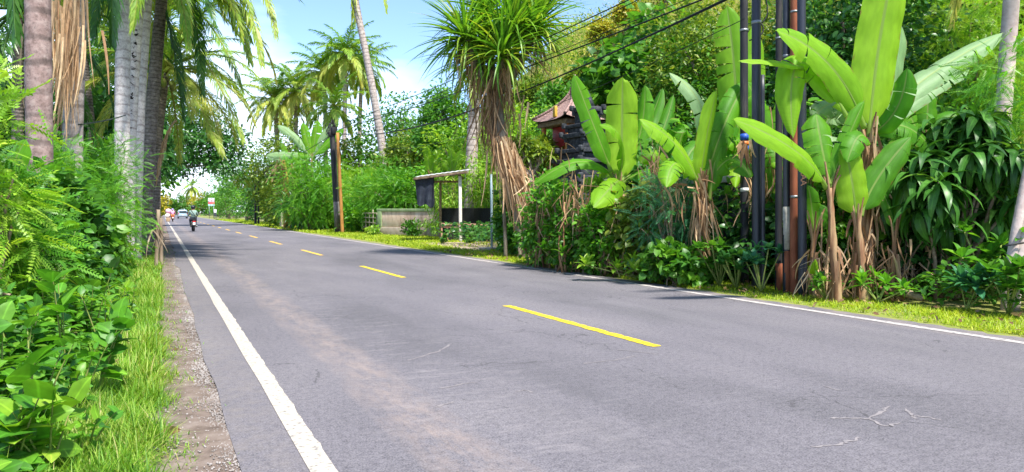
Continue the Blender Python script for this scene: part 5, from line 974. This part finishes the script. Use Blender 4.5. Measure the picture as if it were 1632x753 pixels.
hb('dark shrub filling the gap behind the dry skirted banana', 1150, 15.2, 100, 290, 2000, .16, 'mid'); hb('shaded shrub behind the concrete patched pole', 1235, 14.2, 110, 300, 2200, .15, 'deep'); hb('shaded shrub behind the glowing banana leaf', 1350, 13.2, 120, 300, 2400, .15, 'vivid'); hb('dark low shrub under the banana suckers', 1420, 12.8, 100, 360, 1800, .12, 'mid'); hb('dark bush under the dracaena leaves', 1500, 12.3, 160, 380, 2400, .13, 'deep'); hb('dark bush behind the leaning trunks', 1620, 12.2, 150, 300, 2600, .14, 'mid')
hb('green shrub left of the pandanus prop roots', 824, 22.8, 40, 345, 1200, .13, 'mid', 'heart'); hb('leafy shrub trunked beside the thin metal post', 816, 24.5, 40, 300, 1600, .17, 'mid', 'oval')
# dry clutter in the hedge
seed(52)
for px_, y0, y1, d, sp, lab in ((1042, 272, 330, 15.2, .12, 'tallest shaggy brown banana stump in the hedge'), (912, 290, 400, 16.4, .16, 'brown tangle of dead leaves below the shrine'), (990, 330, 430, 15.6, .16, 'pale hanging dead leaves in the hedge middle'), (876, 320, 410, 17.6, .18, 'dead brown stalks beside the pandanus'), (852, 300, 400, 18.6, .15, 'straw coloured dead stalks nearest the pandanus trunk'), (1200, 280, 330, 14.3, .18, 'pale dead leaves hanging behind the banded pole'), (1460, 400, 470, 11.9, .3, 'grey dry twigs under the dracaena'), (1390, 380, 465, 11.5, .2, 'brown dead leaf litter around the young banana'), (1320, 400, 465, 11.6, .16, 'dead stalks between pole and thin banana')):
    t = thing('dead_plant', B(px_, d), lab, 'dead plant'); mb = MB(); b = B(px_, d); top = P(px_, y0, d)
    for i in range(7): mb.tube(bez(b + rng.normal(size=3) * (sp, sp, 0), (b + top) / 2 + rng.normal(size=3) * .22, top + rng.normal(size=3) * (sp * 1.2, sp * 1.2, .3), 7), np.linspace(.028, .008, 7), 6, jit=.15)
    mb.build('stalk', BARK['pseudo'] if 'twig' not in lab else BARK['twig'], t, True); mb = MB(); strands(mb, 85, (top * .75 + P(px_, y1, d) * .25), (sp, sp, abs(top[2] - b[2]) * .22), .5, .028, (0, 0, -1), .45); mb.build('dead_leaf', LM['dry' if 'brown' in lab else 'straw'], t)
t = thing('withered_leaf', P(1188, 245, 12.9), 'curled brown dead leaf hanging on the banded pole', 'dead leaf'); mb = MB()
for i in range(7): p = P(1188 + 5 * rng.normal(), 222 + 10 * rng.random(), 12.75); ribbon(mb, bez(p, p + (.05 * rng.normal(), 0, -.15), p + (.1 * rng.normal(), .04, -.25 - .2 * rng.random()), 6), .07, -FW, twist=.9)
mb.build('blade', LM['dry'], t)
mb = MB(); a, b = gz(P(1425, 468, 11.2), .12), gz(P(1472, 485, 10.8), .08); mb.tube([a, (a + b) / 2 + (0, 0, .02), b], [.055, .06, .05], 9, jit=.06); tag(mb.build('log', BARK['twig'], None, True, a), 'short grey log lying at the grass edge', 'log')
# frangipani
seed(53); d = 23.5; b = B(848, d); t = thing('frangipani_tree', b, 'frangipani with bare grey branches and yellow green leaf tufts', 'tree'); tb = MB(); lb = MB(); k = d / F
def fork(p, dr, l, r, n):
    e = p + dr * l; tb.tube(bez(p, (p + e) / 2 + rng.normal(size=3) * .05 * l, e, 5), np.linspace(r, r * .75, 5), 7, cap=False)
    if n == 0: rosette(lb, T_LANCE, e, 13, .34, .085, (1.0, -.4), dr + (0, 0, .5), tone=.6); return
    for i in range(2 + (rng.random() < .5)): fork(e, nrm(dr + .75 * rng.normal(size=3) * (1, 1, .5) + (0, 0, .18)), l * (.68 + .15 * rng.random()), r * .72, n - 1)
fork(b, nrm(np.array((-.25, 0, 1.))), 1.15, .12, 5); tb.build('trunk', BARK['pale'], t, True); lb.build('crown', LM['olive'], t)
# big trees behind the hedge
seed(54)
crowntree('tree draped in broad leaved creeper above the shrine', 1035, 25, 300, 190, 25, 5200, .30, 'mid', nb=8, seed_=11, shape='heart', cl=10, tight=.3, up=.45)
crowntree('sunlit yellow green tree behind the tall banana leaves', 1150, -10, 300, 230, 22, 12000, .15, 'olive', nb=8, seed_=12)
crowntree('darker small leaved tree left of the long banana leaf', 1100, 70, 330, 150, 21, 7000, .15, 'mid', nb=6, seed_=13)
crowntree('dark round crowned tree behind the huge banana leaf', 1340, -60, 260, 300, 20, 13000, .17, 'deep', nb=9, seed_=14, shape='oval')
crowntree('light green tree behind the pole cluster', 1245, -70, 260, 190, 23, 9000, .17, 'olive', nb=7, seed_=15)
crowntree('pale feathery tree behind the right palm trunk', 1540, -40, 260, 210, 19, 2600, .36, 'lime', nb=8, seed_=16, shape='pinf', cl=6, tight=.3, up=.8, r=.1)
crowntree('light feathery tree leaning in from the right edge', 1690, 60, 330, 150, 13.5, 900, .26, 'lime', nb=7, seed_=17, shape='pinf', cl=6, tight=.3, up=.8, r=.07)
crowntree('shaded tree low behind the dracaena', 1520, 120, 400, 240, 17, 6500, .17, 'mid', nb=7, seed_=18)
crowntree('dark leafy tree low behind the glowing banana leaf', 1380, 150, 420, 220, 15.5, 6500, .16, 'deep', nb=7, seed_=19)
crowntree('dark leafy tree low behind the dry skirted banana', 1110, 190, 420, 190, 17.5, 6000, .16, 'deep', nb=7, seed_=20)
crowntree('green tree behind the shrine roof', 905, 150, 330, 130, 30, 5500, .2, 'mid', nb=7, seed_=21)
crowntree('lime green tree between pandanus and shrine', 840, 165, 330, 130, 34, 5000, .22, 'lime', nb=7, seed_=22)
crowntree('tree with light crown left of the pandanus skirt', 745, 190, 340, 120, 42, 4500, .26, 'lime', nb=6, seed_=23)
crowntree('dark crowned tree with forked trunk above the shelter', 706, 132, 268, 100, 50, 6500, .28, 'mid', nb=7, seed_=24, r=.28)
crowntree('tall airy tree between the leaning palm and the dark crown', 632, 145, 300, 125, 66, 5500, .34, 'mid', nb=7, seed_=25)
crowntree('yellow leaved tree below the leaning palm', 655, 205, 300, 110, 56, 4500, .32, 'olive', nb=6, seed_=26)
crowntree('vine covered tree under the twin yellow palms', 456, 192, 345, 125, 78, 7000, .36, 'olive', nb=8, seed_=27)
crowntree('round green tree where the road narrows', 394, 232, 350, 80, 125, 5000, .42, 'mid', nb=7, seed_=28)
crowntree('bright green tree reaching over the far bend', 364, 245, 350, 52, 175, 3600, .45, 'vivid', nb=6, seed_=29)
crowntree('dark vine clad tree behind the distant poles', 427, 255, 352, 70, 98, 4200, .36, 'deep', nb=6, seed_=30)
crowntree('green tree between the pole pair and the palms', 560, 215, 330, 110, 68, 4500, .34, 'olive', nb=6, seed_=31)
crowntree('leafy tree filling behind the wall and shelter', 690, 260, 372, 130, 47, 4000, .26, 'vivid', nb=6, seed_=32)
for i, (px_, d, y0, w, m) in enumerate(((252, 180, 306, 34, 'gold'), (283, 340, 312, 34, 'mid'), (300, 350, 303, 40, 'olive'), (322, 320, 306, 36, 'gold'), (348, 230, 298, 30, 'mid'), (312, 380, 312, 50, 'olive'), (280, 400, 314, 70, 'olive'), (335, 260, 308, 50, 'mid'))):
    crowntree(('pale golden tree at the far end of the road, left', 'green tree at the far end behind the vehicles', 'olive tree at the far end above the car', 'golden tree at the far end beside the sign', 'green tree at the far end right of the sign', 'hazy tree closing the far end of the road', 'low hazy trees beyond the car', 'hazy green tree beyond the far sign')[i], px_, y0, 349, w, d, 1500, .8, m, nb=5, seed_=40 + i, group='trees closing the far end of the road')
seed(55)
def feather2(label, px_, d, w, h, n, size, mat): return bush('feathery_shrub', label, B(px_, d), w, h, n, size, mat, 'pinf', 'feathery shrubs on the far side', cl=6, tight=.22, jit=.45, droop=.15, up=.75)
feather2('bright feathery shrub left of the pole pair', 500, 54, 4.2, 4.8, 2700, 0.56, 'vivid'); feather2('lime feathery shrub behind the pole pair', 560, 55, 4.2, 4.2, 2340, 0.56, 'lime'); feather2('green feathery shrub above the bamboo fence', 600, 50, 4.2, 3.9, 2700, 0.48, 'vivid'); feather2('pale feathery shrub behind the concrete wall', 640, 47, 3.8, 3.7, 2520, 0.48, 'vivid'); feather2('low feathery shrub behind the pole foot', 525, 58, 4, 3.4, 1620, 0.56, 'mid')
bush('spiky_shrub', 'dark spiky shrub at the grass edge left of the pole pair', B(487, 57), 3.4, 2.6, 1500, .7, 'deep', 'strap', up=.7)
bush('leafy_shrub', 'yellow green shrub with hanging leaves right of the shelter', B(772, 37), 2.2, 3.6, 2600, .26, 'lime', 'lance', droop=.8); bush('leafy_shrub', 'bright shrub showing through the shelter', B(718, 39), 2.6, 2.7, 1800, .24, 'lime', 'lance', droop=.6); bush('leafy_shrub', 'little dark shrub growing in front of the concrete wall', B(655, 40.5), .9, .75, 700, .14, 'mid', 'oval'); bush('leafy_shrub', 'small weed in front of the bench', B(707, 32), .4, .35, 160, .12, 'mid', 'oval'); bush('leafy_shrub', 'small weed beside the white shelter post', B(748, 32.4), .5, .28, 160, .12, 'vivid', 'oval')
for i, (px_, d, w, h, m) in enumerate(((462, 66, 4.4, 3.2, 'olive'), (434, 92, 5, 4.6, 'mid'), (398, 112, 5.5, 5, 'vivid'), (368, 148, 6, 6.5, 'mid'), (352, 190, 7, 6, 'vivid'), (580, 49, 3, 1.8, 'vivid'))):
    bush('leafy_shrub', ('olive shrub below the orange dead trunk', 'green shrub at the foot of the distant poles', 'bright shrub where the far verge narrows', 'mid green shrub along the far verge', 'furthest bright shrub before the sign', 'low bright shrub behind the bamboo fence')[i], B(px_, d), w, h, 2200, .34, m, 'dia')
bush('leafy_shrub', 'low pale plants on the grass by the wall corner', B(595, 42.5), 1.0, .5, 400, .14, 'lime', 'oval')
# coconut palms against the sky
seed(56); PG2 = 'coconut palms standing against the sky'
palm('sky palm with the tallest crown, left of the leaning trunk', [B(548, 74), P(549, 200, 74), P(551, 88, 74)], .24, .19, 32, 4.4, ('frond', 'frondy'), 'palm', PG2, ll=1.05, w=.085, n=52)
palm('sky palm with sparse crown right behind the leaning trunk', [B(573, 80), P(573, 200, 80), P(577, 108, 80)], .24, .19, 26, 4.4, ('frond', 'frond'), 'palm', PG2, ll=1.05, w=.085, n=52)
palm('yellowing sky palm left of the tallest crown', [B(520, 78), P(519, 220, 78), P(517, 118, 78)], .24, .19, 30, 4.2, ('frond', 'frondy'), 'palm', PG2, ll=1.05, w=.085, n=52, old=.5)
palm('golden sky palm at the left of the group', [B(442, 84), P(441, 240, 84), P(440, 162, 84)], .26, .2, 34, 4.6, ('frond', 'frondy'), 'palm', PG2, ll=1.15, w=.09, n=52, old=.65)
palm('golden drooping sky palm between golden and yellowing ones', [B(472, 84), P(472, 240, 84), P(471, 145, 84)], .26, .2, 34, 4.8, ('frond', 'frondy'), 'palm', PG2, ll=1.15, w=.09, n=52, old=.6)
palm('low shaggy palm directly above the cable knot', [B(533, 66), P(533, 260, 66), P(533, 172, 66)], .3, .24, 22, 3.4, ('frond', 'frond'), 'palmd', PG2, ll=.9, w=.10, n=34)
t = palm('leaning palm whose pale trunk leaves the top of the frame', [B(616, 58), P(612, 250, 58), P(590, 120, 58), P(566, 0, 58), P(560, -75, 58)], .34, .2, 16, 4.2, ('frond', 'frondy'), 'palm', PG2, ll=1.0, w=.09, n=34, elev=(1.1, .1))
fb = MB(); frond_mesh(fb, bez(P(560, -75, 58), P(610, -70, 57), P(616, 20, 56), 14), 40, .9, .1, .8, tone=.4); fb.build('frond', LM['frondy'], t)
mb = MB(); strands(mb, 40, P(564, 0, 57.9), (.12, .12, .5), 1.4, .12, (.1, 0, -1), .1); mb.build('dead_frond', LM['frondy'], t)
palm('distant palm at the far end of the road', [B(306, 330), P(306, 318, 330), P(306, 298, 330)], .4, .3, 16, 7, ('frond', 'frondy'), 'palm', None, ll=1.6, w=.3, n=24, nuts=False)
# extra trees on the hill and out of reach behind the right side
for i, (px_, d, y0, w) in enumerate(((1000, 70, 62, 40), (1062, 66, 20, 55), (960, 74, 98, 46), (1500, 42, -80, 120), (1600, 40, -60, 130), (1420, 44, -60, 110))):
    k = d / F; p = P(px_, y0, d); hz = float(hill_h(p[0], p[1])); w_ = w * k; seed(200 + i); base = np.array((p[0], p[1], hz)); h = max(2.5, p[2] - hz)
    tree('broadleaf_tree', ('pale tan crowned tree on the hill crest', 'highest pale tree on the hill crest beside the cables', 'yellow tree lower on the hill crest', 'sunlit hillside tree left of the right palm trunk', 'sunlit hillside tree behind the right palm trunk', 'sunlit hillside tree above the dark round crown')[i], 'tree', base, [(0, 0, h * .68, w_ * .4, w_ * .4, h * .38), (w_ * .2, 0, h * .5, w_ * .3, w_ * .3, h * .3), (-w_ * .2, .3, h * .52, w_ * .3, w_ * .3, h * .3)], 2200, .36, 'gold' if i < 3 else 'olive', r=.18)

# layered tree crowns up the hillside
seed(77)
for i, (px_, d, y0, w, m) in enumerate(((850, 62, 120, 60, 'olive'), (885, 56, 135, 55, 'mid'), (925, 60, 105, 50, 'olive'), (955, 50, 130, 60, 'mid'), (985, 56, 88, 55, 'lime'), (800, 72, 150, 60, 'olive'), (825, 60, 175, 55, 'lime'), (1040, 56, 40, 60, 'olive'), (1095, 52, 10, 75, 'olive'), (1450, 36, -20, 120, 'mid'), (1510, 32, 20, 110, 'olive'), (1560, 38, -60, 120, 'mid'), (1620, 30, 10, 120, 'olive'), (1470, 30, 70, 90, 'lime'), (1575, 28, 90, 90, 'mid'), (1640, 36, -80, 110, 'mid'), (1400, 40, -90, 110, 'olive'), (870, 46, 175, 60, 'mid'))):
    k = d / F; p = P(px_, y0, d); hz = max(0., float(hill_h(p[0], p[1]))); w_ = w * k; base = np.array((p[0], p[1], hz)); h = max(2.2, p[2] - hz); cr_ = min(h * .5, w_ * .6)
    tree('broadleaf_tree', 'leafy tree growing up the hillside above the roadside plants', 'tree', base, [(0, 0, h - cr_ * .8, w_ * .4, w_ * .4, cr_ * .8)] + [(math.cos(a) * w_ * .28, math.sin(a) * w_ * .28, h - cr_ * (1.1 + .4 * rng.random()), w_ * .28, w_ * .28, cr_ * .6) for a in (0.3, 1.9, 3.4, 5.0)], 3600, .20 + .003 * d, m, r=.14, group='trees growing up the hillside', tilt=.1)
# ------------------------------------------------------------------ traffic and signs far down the road
seed(61)
RUB = plain('tyre rubber', (.012, .012, .012), .8); CHR = plain('chrome', (.5, .5, .5), .25, .9); LAMP = plain('red lamp lens', (.5, .02, .02), .2); GLASS = plain('car glass', (.03, .05, .06), .08, spec=.8)
def skin(name, mat, par, V_, E_, R_, root=0, sub=1):
    me = bpy.data.meshes.new(name); me.from_pydata([tuple(map(float, v)) for v in V_], E_, [])
    o = bpy.data.objects.new(name, me); COL.objects.link(o); m = o.modifiers.new('skin', 'SKIN'); m.use_smooth_shade = True
    for i, r in enumerate(R_): d_ = me.skin_vertices[0].data[i]; d_.radius = (r, r); d_.use_root = (i == root)
    s = o.modifiers.new('sub', 'SUBSURF'); s.levels = s.render_levels = sub; o.parent = par; me.materials.append(mat); return o
def placed(name, label, cat, loc, rz, group=None): t = thing(name, loc, label, cat, group); t.rotation_euler = (0, 0, rz); return t
ZERO = type('Z', (), {})
def lb(mb, name, mat, par, sm=False):
    # children of a turned thing: shapes are given in the thing's own axes
    o = mb.build(name, mat, None, sm); o.location = (0, 0, 0); o.parent = par; return o
def scooter(label, loc, rz, body):
    t = placed('scooter', label, 'motorbike', loc, rz, 'motorbikes riding away'); 
    for y in (-.62, .62):
        mb = MB(); a = np.linspace(0, 2 * math.pi, 25); c = np.stack((0 * a, y + .22 * np.cos(a), .27 + .22 * np.sin(a)), 1); mb.tube(c, .055, 8, cap=False); lb(mb, 'tyre', RUB, t, True); mb = MB(); mb.tube([(-.03, y, .27), (.03, y, .27)], .17, 16); lb(mb, 'wheel_hub', CHR, t)
    mb = MB(); rs = []
    for y, w_, z0, z1 in ((-.85, .06, .58, .70), (-.7, .15, .46, .76), (-.35, .17, .38, .74), (-.05, .15, .28, .60), (.15, .14, .24, .36), (.4, .14, .26, .42), (.5, .16, .3, .85), (.62, .10, .55, 1.0)): a = np.linspace(0, 2 * math.pi, 12, endpoint=False); rs.append(np.stack((w_ * np.cos(a), np.full(12, y), (z0 + z1) / 2 + (z1 - z0) / 2 * np.sin(a)), 1))
    mb.rings(rs); lb(mb, 'body', body, t, True)
    mb = MB(); mb.box((0, -.38, .78), (.28, .8, .09), 0, .035); lb(mb, 'seat', RUB, t, True); mb = MB(); mb.tube([(-.34, .42, 1.02), (-.1, .5, .98), (.1, .5, .98), (.34, .42, 1.02)], .02, 7); lb(mb, 'handlebar', RUB, t, True)
    mb = MB(); mb.box((0, -.86, .66), (.2, .05, .08), 0, .015); lb(mb, 'tail_light', LAMP, t); mb = MB(); mb.box((0, -.9, .5), (.16, .02, .2), 0, .005); lb(mb, 'number_plate', WHITE, t); mb = MB(); mb.box((0, -.78, .42), (.16, .3, .04), 0, .01); lb(mb, 'mudguard', RUB, t)
    mb = MB(); mb.tube([(.17, -.2, .3), (.19, -.75, .36)], [.04, .06], 9); lb(mb, 'exhaust', CHR, t, True)
    for sx in (-1, 1): mb = MB(); mb.tube([(sx * .25, .45, 1.02), (sx * .34, .45, 1.2)], .01, 5); mb.box((sx * .37, .45, 1.24), (.12, .02, .08), 0, .01); lb(mb, 'mirror', RUB, t)
    return t
SKIN = plain('skin', (.30, .16, .09), .6)
def rider(label, loc, rz, jacket, trousers, helmet, back=0.0):
    t = placed('person', label, 'person', loc, rz); y = -.3 - back
    bodyV = [(0, y, .86), (0, y + .03, 1.06), (0, y + .08, 1.28), (0, y + .10, 1.42), (0, y + .13, 1.56), (.17, y + .09, 1.34), (.27, y + .22, 1.12), (.29, y + .55, 1.04), (.28, y + .68, 1.04), (-.17, y + .09, 1.34), (-.27, y + .22, 1.12), (-.29, y + .55, 1.04), (-.28, y + .68, 1.04), (.11, y + .04, .84), (.17, y + .48, .80), (.14, y + .42, .38), (.14, y + .58, .31), (-.11, y + .04, .84), (-.17, y + .48, .80), (-.14, y + .42, .38), (-.14, y + .58, .31)]
    E = [(0, 1), (1, 2), (2, 3), (3, 4), (2, 5), (5, 6), (6, 7), (7, 8), (2, 9), (9, 10), (10, 11), (11, 12), (0, 13), (13, 14), (14, 15), (15, 16), (0, 17), (17, 18), (18, 19), (19, 20)]
    R = [.13, .12, .13, .06, .10, .06, .045, .035, .03, .06, .045, .035, .03, .09, .07, .05, .045, .09, .07, .05, .045]
    skin('body', SKIN, t, bodyV, E, R)
    jv = bodyV[:3] + [(0, y + .09, 1.38)] + bodyV[5:8] + bodyV[9:12]; skin('jacket', jacket, t, jv, [(0, 1), (1, 2), (2, 3), (2, 4), (4, 5), (5, 6), (2, 7), (7, 8), (8, 9)], [.17, .165, .17, .10, .085, .07, .06, .085, .07, .06])
    tv = [bodyV[0]] + bodyV[13:16] + bodyV[17:20]; skin('trousers', trousers, t, tv, [(0, 1), (1, 2), (2, 3), (0, 4), (4, 5), (5, 6)], [.16, .11, .09, .07, .11, .09, .07])
    mb = MB(); u = np.linspace(-1, 1, 9); c = (0, y + .14, 1.60); mb.rings([np.stack((c[0] + .145 * math.sqrt(max(.03, 1 - q * q)) * np.cos(a), c[1] + .16 * math.sqrt(max(.03, 1 - q * q)) * np.sin(a), np.full(14, c[2] + .15 * q)), 1) for q in u for a in [np.linspace(0, 6.2832, 14, endpoint=False)]]); lb(mb, 'helmet', helmet, t, True)
    mb = MB(); mb.box((0, y + .27, 1.6), (.2, .05, .11), 0, .02); lb(mb, 'visor', GLASS, t); return t
b1 = G(308, 369); b1[2] = 0; rz1 = 0.03
scooter('dark scooter riding away along the near lane', b1, rz1, plain('dark body paint', (.02, .02, .024), .25)); 
t = rider('rider in pale green jacket and dark helmet on the nearest scooter', b1, rz1, plain('pale green jacket', (.30, .42, .36), .8), plain('dark trousers', (.03, .035, .05), .8), plain('dark helmet', (.02, .022, .03), .2))
mb = MB(); mb.tube([(-.16, -.48, 1.42), (.12, -.47, 1.0)], .025, 6); lb(mb, 'bag_strap', RUB, t)
b2 = np.array((*B(275, 102)[:2], 0)); scooter('scooter with orange tail further down the road', b2, 0.02, plain('orange body paint', (.65, .16, .03), .3))
rider('rider in bright pink top on the further scooter', b2, .02, plain('pink top', (.75, .28, .45), .8), plain('orange trousers', (.70, .25, .06), .8), plain('lilac helmet', (.42, .30, .62), .3))
t = placed('bundle', 'pale pink and white load beside the further rider', 'luggage', b2 + (-.55, .3, 0), .0); 
for i in range(2):
    mb = MB(); c = np.array((-.05 + .1 * i, .1 * i, .78 + .62 * i)); u = np.linspace(-1, 1, 8); mb.tube(c + np.stack((0 * u, 0 * u, .32 * u), 1), .36 * np.sqrt(np.maximum(.05, 1 - u ** 2)), 12, jit=.08); lb(mb, 'sack', plain('pink sack' if i else 'white sack', (.75, .42, .50) if i else (.72, .66, .64), .9), t, True)
mb = MB(); mb.box((0, 0, .25), (.5, .9, .5), 0, .05); lb(mb, 'crate', plain('wicker crate', (.35, .24, .14), .9), t)
# car
b3 = np.array((*B(289, 150)[:2], 0)); b3[0] += .2
t = placed('parked_car', 'pale blue van like car driving away down the road', 'car', b3, .02); t.name = 'car'; PAINT = plain('pale blue car paint', (.42, .55, .62), .25, .2, vary=.06)
mb = MB(); rs = []; a = np.array([(-.5, 0), (-.5, .45), (-.47, .55), (-.40, .96), (-.33, 1), (.33, 1), (.40, .96), (.47, .55), (.5, .45), (.5, 0)])
for y, w_, z1 in ((-2.05, 1.62, 1.2), (-2.0, 1.72, 1.62), (-1.6, 1.74, 1.70), (.3, 1.74, 1.70), (.9, 1.72, 1.2), (1.9, 1.66, 1.0), (2.05, 1.5, .85)): rs.append(np.stack((a[:, 0] * w_, np.full(10, y), .25 + a[:, 1] * (z1 - .25)), 1))
mb.rings(rs); lb(mb, 'body', PAINT, t, True); mb = MB(); mb.box((0, -2.06, 1.28), (1.32, .05, .46), 0, .02); lb(mb, 'rear_window', GLASS, t); mb = MB(); mb.box((0, -2.08, .42), (1.7, .16, .22), 0, .04); lb(mb, 'bumper', plain('grey bumper', (.12, .13, .14), .6), t)
for sx in (-1, 1):
    mb = MB(); mb.box((sx * .76, -2.05, .95), (.14, .08, .36), 0, .02); lb(mb, 'tail_light', LAMP, t)
    mb = MB(); mb.box((sx * .83, -.5, 1.32), (.04, 2.2, .4), 0, .01); lb(mb, 'side_window', GLASS, t)
    for y in (-1.3, 1.35):
        mb = MB(); mb.tube([(sx * .68, y, .31), (sx * .87, y, .31)], .31, 18); lb(mb, 'wheel', RUB, t)
mb = MB(); mb.box((0, -2.13, .68), (.44, .02, .14), 0, .005); lb(mb, 'number_plate', WHITE, t)
# signs at the far verge
def signboard(label, px_, d, y0, y1, wpx, cols, group=None):
    k = d / F; b = B(px_, d); t = thing('roadside_sign', b, label, 'sign'); z0, z1 = (338 - y1) * k + EYE, (338 - y0) * k + EYE; rz = -YAW
    for sx in (-1, 1): mb = MB(); p = b + R3 * sx * wpx * k * .35; mb.tube([p, p + (0, 0, z0 + .2)], .05, 8); mb.build('post', STEEL, t, True)
    n = len(cols)
    for i, c in enumerate(cols): mb = MB(); h = (z1 - z0) / n; mb.box(b + np.array((0, 0, z1 - h * (i + .5))) , (wpx * k, .12, h - .006), rz, .01); mb.build('panel', plain('sign colour', c, .5, vary=.08), t)
    return t
signboard('white and pink roadside signboard with red stripe', 337, 152, 316, 329, 10, ((.75, .72, .82), (.78, .50, .62), (.70, .10, .10), (.45, .70, .75))); signboard('small white board standing low below the signboard', 343, 140, 334, 345, 4, ((.8, .8, .82), (.05, .05, .06)))
t = thing('orange_post', B(422, 74), 'short orange and white gate post beside the far verge', 'post'); mb = MB(); b = B(450, 64); t.location = b; mb.box(b + (0, 0, .7), (.35, .35, 1.4), .3, .03); mb.build('shaft', noise_mat('pale gate post', [(.45, .38, .28), (.6, .52, .4), (.66, .6, .5)], 4, .85), t); mb = MB(); mb.box(b + (0, 0, 1.75), (.26, .26, .7), .3, .08); mb.build('cap', plain('orange cap', (.72, .25, .10)), t)
